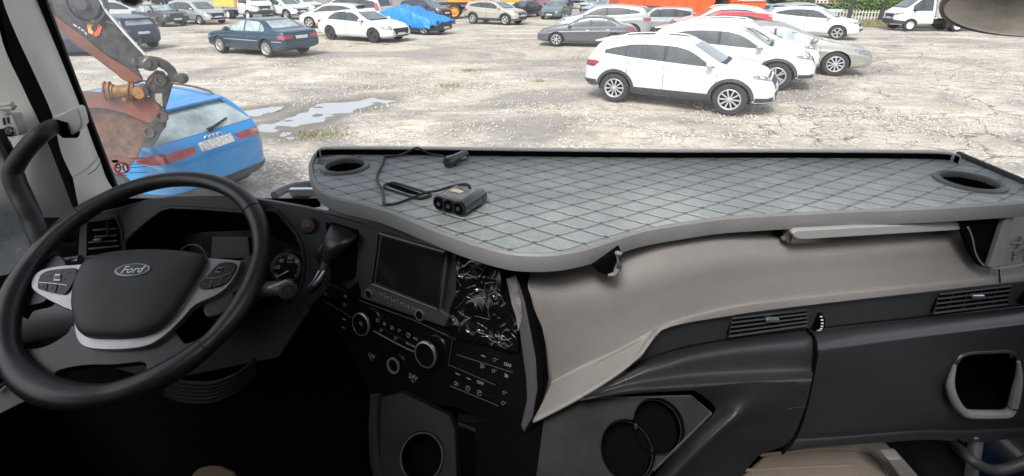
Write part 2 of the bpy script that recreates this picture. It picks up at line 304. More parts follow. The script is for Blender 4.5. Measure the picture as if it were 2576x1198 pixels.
def make_car(kind, name, label, cat, pmat, group='cars parked on the gravel lot', lod=2, style='ten', gl='glass', loc=(0,0,0), rz=0, sc=1.0, plate=True, no_root=None, opts=(), zs=.96):
    sp = SPEC[kind]
    root = no_root or empty(name, label, cat, loc, rz, group)
    if not no_root: root.scale = (sc, sc, sc*zs)
    top, belt, bot, wid, tum = sp['top'], sp['belt'], sp['bot'], sp['wid'], sp['tum']
    xs = sorted(set([t[0] for t in top] + [sum(a)/2 for a in zip([t[0] for t in top], [t[0] for t in top[1:]]) if abs(a[0]-a[1]) > .45]))
    rings = []
    for x in xs:
        zt, zb, zl, w = ip(top, x), ip(bot, x), ip(belt, x), ip(wid, x); zl = min(zl, zt-.02); ch = zt - zl
        w5 = w*.955
        y7 = w5 - ch*tum - min(.10, ch*.35)
        half = [(0, zb), (w*.5, zb), (w*.86, zb), (w*.975, zb+.07), (w*.99, zb+.30*(zl-zb)), (w*.982, zb+.48*(zl-zb)), (w*1.0, zb+.74*(zl-zb)), (w*.975, zb+.80*(zl-zb)), (w*.965, zl-.03), (w5, zl),
                (w5 - .42*ch*tum, zl+.42*ch), (w5 - .84*ch*tum, zl+.84*ch), (y7, zl+ch*.975), (y7*.55, zt-.004), (0, zt)]
        rings.append([Vector((x, y, z)) for y, z in half] + [Vector((x, -y, z)) for y, z in reversed(half[1:-1])])
    mb = MB(); mb.rings(rings)
    o = mb.build('body', [pmat, M['well']], ang=180)
    b = bmesh.new(); b.from_mesh(o.data); cl = b.edges.layers.float.new('crease_edge'); N = len(rings[0]); b.verts.ensure_lookup_table()
    for e in b.edges:
        i, j = e.verts[0].index, e.verts[1].index
        if i % N == j % N and (i % N) in (6, 9, N-6, N-9): e[cl] = .5 if (i % N) in (9, N-9) else .75
        if i // N == j // N and (i // N) in (0, len(rings)-1): e[cl] = .35
    b.to_mesh(o.data); b.free()
    sub = o.modifiers.new('s', 'SUBSURF'); sub.levels = 2 if lod > 1 else 1
    dg = bpy.context.evaluated_depsgraph_get(); dg.update()
    me = bpy.data.meshes.new_from_object(o.evaluated_get(dg)); b = bmesh.new(); b.from_mesh(me); bvh = BVHTree.FromBMesh(b); b.free()
    r = sp['r']
    c = MB()
    for ax in sp['ax']:
        for s in (1, -1): c.lathe((ax, s*(sp['W']/2 - .27), r), (0, s, 0), [(r*1.16, 0), (r*1.16, .6)], 28)
    co = c.build('cut', [pmat, M['well']], smooth=False); 
    for p in co.data.polygons: p.material_index = 1
    m = o.modifiers.new('b', 'BOOLEAN'); m.object = co; m.operation = 'DIFFERENCE'; m.solver = 'EXACT'
    dg.update(); me2 = bpy.data.meshes.new_from_object(o.evaluated_get(bpy.context.evaluated_depsgraph_get()))
    bpy.data.objects.remove(co); o.modifiers.clear(); o.data = me2; me2.shade_smooth(); me2.set_sharp_from_angle(angle=R(50)); o.parent = root
    # wheels
    for ax in sp['ax']:
        for s in (1, -1): put_wheel(root, ax, s*(sp['W']/2 - .125), r, .23, style)
    g = M[gl]; P2 = math.pi/2
    def sidepatch(poly, nm, m_, off=.006, both=True, mbs=None, step=.09):
        out = []
        for s in ((1,-1) if both else (1,)):
            q = [(-p[0] if s > 0 else p[0], p[1]) for p in poly]
            out.append(drape(bvh, q, s*P2, off, step, mb=mbs))
        if mbs is None:
            for k in out: k.build(nm, m_, root)
    # side glass
    if kind not in ('old', 'boxy', 'truckcab'):
        xa, xb = sp['win'][0][0]-.35, sp['win'][-1][1]+.12
        for s in (1,-1):
            lo = [(xa+(xb-xa)*i/8, ip(belt, xa+(xb-xa)*i/8)+.03) for i in range(9)]; hi = [(xa+(xb-xa)*i/8, max(ip(top, xa+(xb-xa)*i/8)-sp['wtop']+.01-max(0,-.9-(xa+(xb-xa)*i/8))*.12, ip(belt, xa+(xb-xa)*i/8)+.05)) for i in range(9)]
            drape(bvh, [(-p[0] if s > 0 else p[0], p[1]) for p in lo + hi[::-1]], s*P2, .003, .1).build('window_frame', M['blackp'], root)
    for (x0, x1) in sp['win']:
        n = 7; lo, hi = [], []
        for i in range(n+1):
            x = x0 + (x1-x0)*i/n; zb_ = ip(belt, x) + .035; zt_ = ip(top, x) - sp['wtop'] - max(0, -.9-x)*.12
            lo.append((x, zb_)); hi.append((x, max(zt_, zb_+.012)))
        for s in (1,-1):
            q = [(-p[0] if s > 0 else p[0], p[1]) for p in lo + hi[::-1]]
            drape(bvh, q, s*P2, .006, .12).build('window', g, root)
    z0, z1, a0, a1 = sp['ws']
    drape(bvh, [(-a0, z0), (-a0*.5, z0-.02), (a0*.5, z0-.02), (a0, z0), (a1, z1), (-a1, z1)], 0, .006).build('windscreen', M['glassl'] if gl == 'glassl' else M['glassm'], root)
    if lod > 1: drape(bvh, [(-a0*.85, z0-.035), (a0*.85, z0-.035), (a0*.9, z0+.010), (-a0*.9, z0+.010)], 0, .009).build('cowl', M['blackp'], root)
    if sp['rw']:
        z0, z1, a0, a1 = sp['rw']
        drape(bvh, [(-a0, z0), (a0, z0), (a1, z1), (-a1, z1)], math.pi, .006).build('rear_window', M['glassl'] if gl == 'glassl' else g, root)
    # lamps
    fx, bx = top[-1][0], top[0][0]
    for s in (1,-1):
        th = s*R(38); fy = ip(wid, fx-.2); ctr = (-math.sin(th)*(fx-.2) + math.cos(th)*s*(fy-.12))
        q = [(ctr + s*p[0]*-1 if False else ctr + s*p[0], p[1]) for p in sp['head']]
        drape(bvh, q, th, .008, .07).build('headlight', M['lamp'], root)
        if sp['tail']:
            th = math.pi - s*R(45); fy = ip(wid, bx+.2); ctr = (-math.sin(th)*(bx+.2) + math.cos(th)*s*(fy-.12))
            q = [(ctr - s*p[0], p[1]) for p in sp['tail']]
            drape(bvh, q, th, .008, .07).build('tail_light', M['red'], root)
    hz = sp['head'][0][1]
    if 'nogrille' not in opts:
        gw = .50; drape(bvh, [(-gw*.8, hz-.20), (gw*.8, hz-.20), (gw*1.08, hz+.07), (-gw*1.08, hz+.07)], 0, .006).build('grille', M['blackp'], root)
        drape(bvh, [(-.6, hz-.36), (.6, hz-.36), (.56, hz-.24), (-.56, hz-.24)], 0, .006).build('lower_grille', M['blackp'], root)
    if plate:
        drape(bvh, [(-.25, hz-.24), (.25, hz-.24), (.25, hz-.13), (-.25, hz-.13)], 0, .018).build('number_plate', M['plate'], root)
        if sp['tail']:
            tz = sp['tail'][0][1]; z_ = tz-.12 if kind in ('suv','wagon','jeep') else tz
            drape(bvh, [(-.25, z_), (.25, z_), (.25, z_+.11), (-.25, z_+.11)], math.pi, .018).build('number_plate', M['plate'], root)
    if lod > 0:   # mirrors, seams, handles
        mx = sp['win'][0][0] - .12
        for s in (1,-1):
            w_ = ip(wid, mx)*.955; zc = ip(belt, mx) + .11
            k = MB(); k.lathe((mx, s*(w_+.10), zc), (1,0,0), [(.0,-.05), (.07,-.045), (.10,-.01), (.09,.05), (.04,.095), (0,.10)], 14, sx=1.25)
            for v in k.v: v.z = zc + (v.z-zc)*.85
            k.box((mx, s*(w_+.0), zc-.05), (.06,.16,.03)); k.build('door_mirror', pmat if kind != 'truckcab' else M['blackp'], root, ang=60)
        for i, x in enumerate(sp['seams']):
            zb_ = ip(bot, x)+.12; zt_ = ip(belt, x)+.02
            for s in (1,-1):
                sx = -1 if s > 0 else 1
                if lod > 1: drape(bvh, [(sx*(x-.005), zb_), (sx*(x+.005), zb_), (sx*(x+.005), zt_), (sx*(x-.005), zt_)], s*P2, .0025, .1, skirt=.004).build('door_seam', M['seam'], root)
                if i > 0:
                    hx, hz_ = x+.14, ip(belt, x)-.13
                    drape(bvh, [(sx*(hx-.08), hz_-.012), (sx*(hx+.08), hz_-.012), (sx*(hx+.08), hz_+.012), (sx*(hx-.08), hz_+.012)], s*P2, .02, .1).build('door_handle', M['chrome'] if 'chrome' in opts else pmat, root)
    if sp.get('clad') and 'noclad' not in opts:
        k = MB(); a, bk = sp['ax']
        for s in (1,-1):
            sx = -1 if s > 0 else 1
            lo = ip(bot, 0)
            drape(bvh, [(sx*(a-r*1.1), lo+.01), (sx*(a-r*1.1), lo+.20), (sx*(bk+r*1.1), lo+.20), (sx*(bk+r*1.1), lo+.01)], s*P2, .014, .05, mb=k)
            for ax in (a, bk):
                n = 14; q = []
                a0, a1 = R(-8), R(188)
                for j in range(n):
                    t0 = a0 + (a1-a0)*j/n; t1 = a0 + (a1-a0)*(j+1)/n
                    ro = r*1.16+.07
                    q = [(sx*(ax+math.cos(t0)*r*1.155), max(lo, r+math.sin(t0)*r*1.155)), (sx*(ax+math.cos(t0)*ro), max(lo, r+math.sin(t0)*ro)), (sx*(ax+math.cos(t1)*ro), max(lo,r+math.sin(t1)*ro)), (sx*(ax+math.cos(t1)*r*1.155), max(lo,r+math.sin(t1)*r*1.155))]
                    drape(bvh, q, s*P2, .013, .3, mb=k)
        for th, e in ((0, fx), (math.pi, bx)):
            z_ = ip(bot, e); drape(bvh, [(-.72, z_-.08), (.72, z_-.08), (.66, z_+.11), (-.66, z_+.11)], th, .012, .12, mb=k)
            for s in (1,-1):
                t2 = th + s*R(48)*(1 if th == 0 else -1); fy = ip(wid, e*.92); ctr = (-math.sin(t2)*e*.93 + math.cos(t2)*s*(fy-.06))
                drape(bvh, [(ctr-.24, z_-.06), (ctr+.24, z_-.06), (ctr+.24, z_+.09), (ctr-.24, z_+.09)], t2, .012, .12, mb=k)
        k.build('cladding', M['clad'], root)
    if 'rails' in opts:
        for s in (1,-1):
            pts = []
            for i in range(9):
                x = .25 - i*.24; h_ = bvh.ray_cast(Vector((x, s*.55, 3)), Vector((0,0,-1)))[0]; pts.append((x, s*.55, h_.z + (.045 if 0 < i < 8 else .0)))
            k = MB(); k.tube(pts, .016, 8); k.build('roof_rail', pmat if pmat in (M['white'], M['white2']) else M['alloyd'], root)
    if sp.get('spoiler') and lod > 1:
        k = MB(); k.box((sp.get('spx', -1.80), 0, 1.485 if 'spx' not in sp else 1.475), (.30, 1.12, .04), Matrix.Rotation(R(-8), 3, 'Y')); k.build('spoiler', pmat, root, bevel=.012)
    if sp.get('chromeline') and lod > 0:
        k = MB()
        for s in (1,-1):
            sx = -1 if s > 0 else 1
            for x0, x1 in ((fx-.15, sp['ax'][0]+r*1.2), (sp['ax'][0]-r*1.2, sp['ax'][1]+r*1.2), (sp['ax'][1]-r*1.2, bx+.12)):
                drape(bvh, [(sx*x0, .575), (sx*x1, .575), (sx*x1, .602), (sx*x0, .602)], s*P2, .012, .12, mb=k)
        k.build('chrome_strip', M['chrome'], root)
    if sp.get('bumper') or 'bumper' in opts:
        z_ = ip(bot, fx); k = MB()
        drape(bvh, [(-.8, z_), (.8, z_), (.8, z_+.30), (.5, z_+.34), (-.5, z_+.34), (-.8, z_+.30)], 0, .02, .1, mb=k)
        for s in (1,-1):
            th = s*R(50); fy = ip(wid, fx-.2); ctr = (-math.sin(th)*(fx-.25) + math.cos(th)*s*(fy-.08))
            drape(bvh, [(ctr-.36, z_), (ctr+.36, z_), (ctr+.36, z_+.26), (ctr-.36, z_+.34)], th, .02, .1, mb=k)
        k.build('bumper', M['clad'], root)
    bpy.data.meshes.remove(me)
    return root, bvh
def solve2(pa, za, la, pb, zb, lb, fix=None):
    """position, heading and scale of a thing from two surveyed points at known heights"""
    A, B = onz(*pa, za), onz(*pb, zb); v = (B-A).xy; l = Vector(lb) - Vector(la)
    sc = v.length/l.length
    if fix: sc = max(fix[0], min(fix[1], sc))
    rz = math.atan2(v.y, v.x) - math.atan2(l.y, l.x)
    mid = (A+B).xy/2; lm = (Vector(la)+Vector(lb))/2*sc; c, s = math.cos(rz), math.sin(rz)
    return (mid.x - (c*lm.x - s*lm.y), mid.y - (s*lm.x + c*lm.y), 0), rz, sc
def solve1(p, z, l, deg, sc=1.0):
    A = onz(*p, z); rz = R(deg); c, s = math.cos(rz), math.sin(rz)
    return (A.x - (c*l[0]-s*l[1])*sc, A.y - (s*l[0]+c*l[1])*sc, 0), rz, sc
# ---------------------------------------------------------------- ground
def ground_mat():
    m = bpy.data.materials.new("gravel_and_broken_asphalt"); m.use_nodes = True; n = m.node_tree; L = n.links.new; p = n.nodes["Principled BSDF"]
    N = lambda t, **k: [setattr(q := n.nodes.new(t), a, b) for a, b in k.items()] and q if k else n.nodes.new(t)
    tc = n.nodes.new("ShaderNodeTexCoord"); mp = n.nodes.new("ShaderNodeMapping"); mp.inputs["Rotation"].default_value = (0,0,.25); mp.inputs["Scale"].default_value = (.55,1,1)
    L(tc.outputs["Object"], mp.inputs[0])
    def noi(sc, det=5, ro=.6, src=mp.outputs[0], dist=0):
        q = n.nodes.new("ShaderNodeTexNoise"); q.inputs["Scale"].default_value = sc; q.inputs["Detail"].default_value = det; q.inputs["Roughness"].default_value = ro; q.inputs["Distortion"].default_value = dist; L(src, q.inputs["Vector"]); return q.outputs["Fac"]
    def ramp(src, stops):
        r = n.nodes.new("ShaderNodeValToRGB"); e = r.color_ramp.elements
        while len(e) < len(stops): e.new(.5)
        for k, (ps, c) in zip(e, stops): k.position = ps; k.color = (c, c, c, 1) if isinstance(c, (int, float)) else (*c, 1)
        L(src, r.inputs[0]); return r.outputs[0]
    def mix(f, a, b):
        q = n.nodes.new("ShaderNodeMix"); q.data_type = 'RGBA'
        L(f, q.inputs[0])
        for s, i in ((a, 6), (b, 7)):
            if isinstance(s, tuple): q.inputs[i].default_value = (*s, 1)
            else: L(s, q.inputs[i])
        return q.outputs[2]
    def mul(a, b, op='MULTIPLY'):
        q = n.nodes.new("ShaderNodeMath"); q.operation = op; q.use_clamp = True
        for s, i in ((a, 0), (b, 1)):
            if isinstance(s, (int, float)): q.inputs[i].default_value = s
            else: L(s, q.inputs[i])
        return q.outputs[0]
    big = noi(.16, 4, .6, dist=.6); mid = noi(.75, 6, .7); fine = noi(4.5, 6, .75); grit = noi(38, 3, .6, tc.outputs["Object"])
    base = mix(ramp(mid, [(.38, 0), (.62, 1)]), (.385,.335,.275), (.63,.58,.51))
    base = mix(ramp(big, [(.46, 0), (.60, 1)]), base, (.50,.445,.36))
    base = mix(ramp(fine, [(.32, 1), (.50, 0)]), base, (.24,.22,.195))
    base = mix(ramp(grit, [(.36, .75), (.5, 0)]), base, (.20,.18,.16))
    # dark damp asphalt patches
    dk = mul(ramp(noi(.33, 7, .62, dist=1.0), [(.48, 0), (.58, 1)]), ramp(fine, [(.30, .25), (.62, 1)]))
    base = mix(mul(dk, .85), base, (.15,.142,.132))
    # crushed stone: pale chips, clustered
    vo = n.nodes.new("ShaderNodeTexVoronoi"); vo.inputs["Scale"].default_value = 13; vo.inputs["Randomness"].default_value = 1; L(tc.outputs["Object"], vo.inputs["Vector"])
    chips = ramp(vo.outputs["Distance"], [(.22, 1), (.34, 0)])
    cl = ramp(noi(.5, 6, .72), [(.47, 0), (.62, 1)])
    base = mix(mul(chips, cl), base, (.86,.83,.76))
    rim = ramp(vo.outputs["Distance"], [(.40, 0), (.6, .75)]); base = mix(mul(rim, cl), base, (.17,.155,.135))
    vo2 = n.nodes.new("ShaderNodeTexVoronoi"); vo2.inputs["Scale"].default_value = 5.5; L(tc.outputs["Object"], vo2.inputs["Vector"])
    base = mix(mul(ramp(vo2.outputs["Distance"], [(.10, 1), (.17, 0)]), ramp(noi(.9, 4), [(.45, 0), (.6, 1)])), base, (.80,.77,.70))
    wa = n.nodes.new("ShaderNodeAttribute"); wa.attribute_name = 'wet'; base = mix(mul(wa.outputs['Fac'], ramp(fine, [(.25, .5), (.6, 1)])), base, (.15,.13,.11))
    # cracks
    wp = n.nodes.new("ShaderNodeVectorMath"); wp.operation = 'ADD'; nv = n.nodes.new("ShaderNodeTexNoise"); nv.inputs["Scale"].default_value = 1.6; nv.inputs["Detail"].default_value = 5; L(tc.outputs["Object"], nv.inputs["Vector"])
    L(tc.outputs["Object"], wp.inputs[0]); L(nv.outputs["Color"], wp.inputs[1])
    ck = None
    for sc, wd in ((.55, .010), (1.9, .016)):
        v = n.nodes.new("ShaderNodeTexVoronoi"); v.feature = 'DISTANCE_TO_EDGE'; v.inputs["Scale"].default_value = sc; L(wp.outputs[0], v.inputs["Vector"])
        q = ramp(v.outputs["Distance"], [(wd*.4, 1), (wd*1.6, 0)]); ck = q if ck is None else mul(mul(q, ramp(noi(.28, 3), [(.45, 0), (.55, 1)])), ck, 'ADD')
    sx = n.nodes.new("ShaderNodeSeparateXYZ"); L(tc.outputs["Object"], sx.inputs[0])
    rgt = ramp(mul(mul(sx.outputs[0], .06), .42, 'ADD'), [(.42, 0), (.75, 1)])
    base = mix(mul(mul(ck, rgt), .8), base, (.075,.07,.065))
    L(base, p.inputs["Base Color"])
    L(ramp(dk, [(0, .85), (1, .48)]), p.inputs["Roughness"]); p.inputs["Specular IOR Level"].default_value = .35
    b = n.nodes.new("ShaderNodeBump"); b.inputs["Strength"].default_value = .9; b.inputs["Distance"].default_value = .05
    hgt = mul(mul(fine, .6), mul(mul(chips, cl), .35), 'ADD'); L(hgt, b.inputs["Height"]); L(b.outputs[0], p.inputs["Normal"])
    return m
PUD = []
for l, r_ in (([(1440,830),(1300,850),(1130,870),(1000,930),(880,1000),(760,1020),(650,1040),(780,1080)], .44), ([(620,885),(520,905),(400,935)], .33), ([(0,254),(80,254),(170,254)], .7)):
    q = [onz(495.4+x*.3053, y*.3053, 0) for x, y in l]
    PUD += [(a.x+(b.x-a.x)*t/4, a.y+(b.y-a.y)*t/4, r_) for a, b in zip(q, q[1:]) for t in range(4)] + [(q[-1].x, q[-1].y, r_)]
def pud(x, y):
    if y > 30 or y < 5: return 0
    m = 0
    for a, b, r_ in PUD:
        if abs(x-a) < 1.2 and abs(y-b) < 1.2: m = max(m, 1 - ((x-a)**2+(y-b)**2)/(r_*r_)*.5)
    return max(0, m)
mb = MB(); vs = []; fs = []
nx, ny = 260, 330
rows_y = [-20, 0, 3] + [4.5*1.0142**j for j in range(ny-2)]
for j in range(ny+1):
    y = rows_y[j]
    for i in range(nx+1):
        x = (i/nx-.5)*(16 + max(y,0)*2.9)
        d = math.hypot(x, y)
        z = (noise.noise(Vector((x*.35, y*.35, 0)))*.022 + noise.noise(Vector((x*1.3, y*1.3, 3)))*.010 + noise.noise(Vector((x*4, y*4, 3)))*.006)*(1 if 4 < d < 60 else .0) if d < 60 else 0
        p_ = pud(x, y); vs.append((x, y, z - .02 - .030*p_ + (.030*noise.noise(Vector((x*2.6+y*1.2, y*3.2, 6))) if p_ > 0 else 0)))
for j in range(ny):
    for i in range(nx):
        a = j*(nx+1)+i; fs.append((a, a+1, a+nx+2, a+nx+1))
mb.add(vs, fs); GM = ground_mat()
go = tag(mb.build('ground', GM, fix=False), kind='structure')
def wetness(x, y):
    if y > 30 or y < 5: return 0
    m = 0
    for a, b, r_ in PUD:
        dx, dy = x-a, y-b
        if abs(dx) < 2 and abs(dy) < 2: m = max(m, 1 - math.sqrt(dx*dx+dy*dy)/(r_*2.6))
    return min(1, max(0, m + .25*noise.noise(Vector((x*1.5, y*1.5, 4)))*(m > 0))*1.7)
at = go.data.attributes.new('wet', 'FLOAT', 'POINT'); at.data.foreach_set('value', [wetness(v[0], v[1]) for v in vs])
# puddles: shallow standing water
MW = mat("puddle_water", (.30,.305,.305), .07, .0, 1.0, .8, bump=.03, bs=30)
pz = lambda l: [(495.4+x*.3053, y*.3053) for x, y in l]
for l in ([(1640,770),(1640,880),(1100,1010),(1000,1170),(480,1170),(500,960),(900,880),(1180,770)], [(250,960),(300,880),(480,830),(740,840),(700,900),(560,950),(440,990)], [(-40,245),(220,238),(260,262),(0,275)]):
    b = MB(); b.prism([onz(x, y, -.036) for x, y in pz(l)], (0,0,-.01)); tag(b.build('puddle', MW, smooth=False), kind='structure')
# grass tufts and verge
MG = mat("grass_blades", (.16,.20,.06), .7, var=.5, vs=3, col2=(.30,.27,.10))
def tufts(name, spots, label, hgt=.06):
    b = MB()
    for (x, y, rr, n) in spots:
        for _ in range(int(n*.55)):
            a = random.uniform(0, 6.28); r = rr*random.random()**.9*random.choice((.5,1,1.3)); q = Vector((x+math.cos(a)*r*1.6, y+math.sin(a)*r, 0)); h = hgt*random.uniform(.4, 1.3); t = random.uniform(0, 6.28); w = random.uniform(.006,.016)*(1 if hgt < .2 else 2)
            u = Vector((math.cos(t), math.sin(t), 0)); k = Vector((random.uniform(-.5,.5), random.uniform(-.5,.5), 1))*h
            b.add([q-u*w, q+u*w, q+k+u*w*.3, q+k-u*w*.3], [(0,1,2,3)])
    return tag(b.build(name, MG, smooth=False, fix=False), label, 'grass', kind='stuff')
sp_ = []
for (px, py, rr, n) in ((508,82,.9,500),(812,90,1.0,700),(806,82,.6,300),(905,112,.3,120),(1180,178,.35,260),(1132,217,.5,300),(780,343,.35,260),(850,338,.4,160),(1350,205,.3,120),(505,127,.8,200),(1020,100,.6,160),(885,118,.2,60),(970,113,.2,60),(1600,145,.4,80),(2440,73,1.2,500),(2500,76,1.0,200)):
    q = onz(px, py, 0); sp_.append((q.x, q.y, rr, n))
tufts('grass', sp_, 'sparse green grass tufts growing through the gravel')
g0, g1 = onz(2050, 60, 0), onz(2480, 66, 0)
vg = [(g0.x+(g1.x-g0.x)*random.random(), 0, 0, 0) for _ in range(1)]
sp2 = []
for i in range(70):
    t = i/69; q = g0.lerp(g1, t); sp2.append((q.x, q.y+random.uniform(-1.2,2.2), .7, 60))
tufts('grass_verge', sp2, 'strip of long yellowing grass in front of the picket fence', .22)
k = MB(); a, b_ = onz(2040, 66, 0), onz(2560, 74, 0)
k.prism([(a.x,a.y,.05),(b_.x,b_.y,.05),(b_.x+2,b_.y+7,.05),(a.x-1,a.y+8,.05)], (0,0,-.1)); tag(k.build('verge_soil', mat("soil", (.20,.17,.10), .95, var=.4, vs=2), smooth=False), kind='structure')
# scattered stones
MS = mat("stone", (.58,.55,.49), .85, var=.3, vs=5)
b = MB()
for _ in range(5200):
    px = random.uniform(380, 2576); py = random.triangular(110, 385, 300) ; q = onz(px, py, 0)
    if pud(q.x, q.y) > .15: continue
    if noise.noise(Vector((q.x*.55, q.y*.55, 9))) < -.02 and random.random() < .85: continue
    s = random.uniform(.008,.026)*(1.4 if random.random() < .1 else 1)
    pts = [Vector((random.uniform(.6,1)*math.cos(t), random.uniform(.6,1)*math.sin(t), 0))*s for t in (0,1.3,2.6,3.9,5.1)]
    o_ = Vector((q.x, q.y, -.01)); up = Vector((0,0,s*random.uniform(.5,1.0)+.012))
    b.rings([[o_+p for p in pts], [o_+p*.55+up for p in pts]])
tag(b.build('gravel', MS, smooth=False, fix=True), 'loose pale crushed stones scattered over the lot', 'gravel', kind='stuff')
# ---------------------------------------------------------------- parked vehicles
def wheels2(kind, fr, rr, side, clamp=(.88, 1.12)):
    sp = SPEC[kind]; y = side*(sp['W']/2-.01)
    return solve2(fr, 0, (sp['ax'][0], y), rr, 0, (sp['ax'][1], y), clamp)
def wheel1(kind, fr, side, deg, sc=1.0):
    sp = SPEC[kind]; return solve1(fr, 0, (sp['ax'][0]*sc, side*(sp['W']/2-.01)*sc), deg, 1.0)[:2] + (sc,)
G = 'cars parked on the gravel lot'
def V(kind, pm, pl, name, label, cat, **k):
    loc, rz, sc = pl; return make_car(kind, name, label, cat, M[pm], loc=loc, rz=rz, sc=sc, **k)
def dec(poly_fn): pass
pl1 = wheels2('suv', (1828.7,290), (1541.7,256.5), -1); hd = math.degrees(pl1[1])
near, nbvh = V('suv', 'white2', pl1, 'parked_suv', 'white compact crossover with black lower cladding, nearest of the white row', 'car', style='ten', opts=('rails',))
V('suv', 'white2', wheel1('suv', (1946,226), -1, hd+1, 1.05), 'parked_suv', 'white crossover directly behind the nearest white one, its long bonnet showing', 'car', style='twin', opts=('rails',))
V('suv', 'white2', wheel1('suv', (1972,192), -1, hd+4, 1.05), 'parked_suv', 'white crossover third in the row, between a white car and the silver sedan', 'car', style='five', opts=('rails','noclad'))
V('sedan', 'champ', wheel1('sedan', (2096,191), -1, hd+12, 1.12), 'parked_sedan', 'large silver beige sedan with wide many-spoke alloy wheels beside the white row', 'car', style='ten', opts=('chrome',), gl='glassl')
V('suv', 'white2', wheels2('suv', (2102,100.8), (1958,92), -1), 'parked_suv', 'white crossover with red tail light behind the silver beige sedan, near the fence', 'car', style='twin', opts=('noclad',))
V('sedan', 'gun', wheels2('sedan', (1398,116.6), (1543,120), 1, (.9,1.02)), 'parked_sedan', 'dark grey sedan facing left behind the nearest white crossover', 'car', style='seven', opts=('chrome',))
V('suv', 'silver', wheels2('suv', (1437,98), (1592,101), 1), 'parked_suv', 'silver coupe-like crossover just behind the dark grey sedan', 'car', style='five', opts=('noclad',))
V('suv', 'black', wheels2('suv', (1536,85), (1655,87), 1), 'parked_suv', 'black car with pale roof between the silver crossover and the boxy grey off-roader', 'car', lod=1, opts=('noclad',))
V('jeep', 'silver2', wheels2('jeep', (1604,87), (1705,88), 1, (.9,1.0)), 'parked_offroader', 'boxy grey off-road car in front of the orange tipper body', 'car', lod=1)
V('suv', 'redp', wheels2('suv', (1752,121), (1893,123), 1, (1.0,1.12)), 'parked_hatchback', 'red hatchback showing its roof above the white row', 'car', style='five', opts=('noclad',))
V('suv', 'white', wheels2('suv', (1738,104), (1888,106), 1, (.95,1.1)), 'parked_suv', 'white car with roof rails right behind the red hatchback', 'car', lod=1, opts=('rails','noclad'))
V('sedan', 'silver2', solve1((1932,66), 0, (-2.2,0), 75), 'parked_sedan', 'silver car seen from behind beside the orange lorry cab', 'car', lod=0)
V('suv', 'silver', solve1((2013,66), 0, (0,0), 10), 'parked_suv', 'pale car hidden behind the white crossover with the red tail light', 'car', lod=0, opts=('noclad',))
V('suv', 'beige', wheels2('suv', (1270,63.5), (1189,59.5), -1), 'parked_suv', 'beige off-road car with roof rails standing by the yellow crane lorry', 'car', style='five', opts=('rails',))
V('sedan', 'black', wheels2('sedan', (1324.5,45), (1352,42), 1, (.95,1.0)), 'parked_sedan', 'black sedan parked behind the beige off-road car', 'car', lod=1)
V('sedan', 'greeng', wheels2('sedan', (1413.5,49), (1438.5,42.5), 1, (.95,1.0)), 'parked_sedan', 'grey green sedan facing the camera right of the black one', 'car', lod=1)
V('suv', 'redd', solve1((1378,30), 0, (2,0), -70), 'parked_suv', 'dark red car in the far row behind the grey green sedan', 'car', lod=0, opts=('noclad',))
V('suv', 'black', solve1((1312,27), 0, (2,0), -120), 'parked_suv', 'black estate car in the far row behind the black sedan', 'car', lod=0, opts=('noclad',))
V('jeep', 'white', solve1((1268,28), 0, (0,0), 200), 'parked_offroader', 'white off-road car in the far row above the beige car bonnet', 'car', lod=0, opts=('noclad',))
V('boxy', 'lgreen', solve1((1470,31), 0, (2,0), -125), 'parked_hatchback', 'pale green boxy car below the blue lorry', 'car', lod=0)
V('sedan', 'silver', solve1((1478,41), 0, (2.1,0), -150), 'parked_sedan', 'silver sedan in front of the pale green car', 'car', lod=0)
V('wagon', 'white', solve1((1527,26), 0, (2,0), -95), 'parked_van', 'small white van in the far row left of the orange tipper', 'car', lod=0)
V('suv', 'silver2', solve1((1425,17), 0, (2,0), -80), 'parked_suv', 'grey car in the last row behind the grey green sedan', 'car', lod=0, opts=('noclad',))
old, obvh = V('old', 'teal', wheels2('old', (555,133.4), (671,145), 1), 'parked_sedan', 'old dark blue-green sedan with thin spoked wheels standing alone', 'car', style='ten', gl='glassl')
V('sedan', 'white', wheels2('sedan', (938.7,107.8), (831,100), -1), 'parked_sedan', 'white sedan with black steel wheels beside the tarp-covered car', 'car', style='steel')
V('suv', 'white', wheel1('suv', (779,71), 1, 170, 1.0), 'parked_suv', 'white off-road car facing left behind the white sedan', 'car', style='five', opts=('noclad',))
V('boxy', 'black', wheel1('boxy', (403,67.7), -1, -28, 1.0), 'parked_sedan', 'old boxy black sedan with chrome grille and bumper', 'car', style='steel', gl='glassl', lod=2)
V('wagon', 'silver', wheel1('wagon', (503.5,62.5), -1, -26, 1.0), 'parked_wagon', 'silver estate car beside the boxy black sedan', 'car', style='five', lod=2)
V('suv', 'white', wheel1('suv', (721,49.5), -1, -30, 1.05), 'parked_suv', 'white crossover parked right of the yellow box van', 'car', style='five', lod=1)
V('suv', 'white', solve1((775,36), 0, (1.5,-.8), -25), 'parked_suv', 'white car in the back row right of the white crossover', 'car', lod=0, opts=('noclad',))
V('wagon', 'white', solve1((905,62), 0, (0,-.8), 165, 1.22)[:2]+(1.22,), 'parked_van', 'tall white van behind the white sedan and the blue tarp', 'van', lod=1)
V('suv', 'navy', solve1((1090,54), 0, (1.5,-.9), -32, 1.0), 'parked_suv', 'dark off-road car parked behind the blue tarp', 'car', lod=1)
V('suv', 'navy', solve2((312,69.5), 1.0, (-2.1,.76), (400,63), 1.0, (-2.1,-.76), (.9,1.12)), 'parked_suv', 'dark blue crossover seen from behind beside the excavator arm', 'car', style='five', gl='glassl', opts=('noclad',))
V('sedan', 'navy', solve1((235,142), 0, (1.3,-.9), 5), 'parked_sedan', 'dark blue car half hidden behind the excavator arm', 'car', style='five', lod=1)
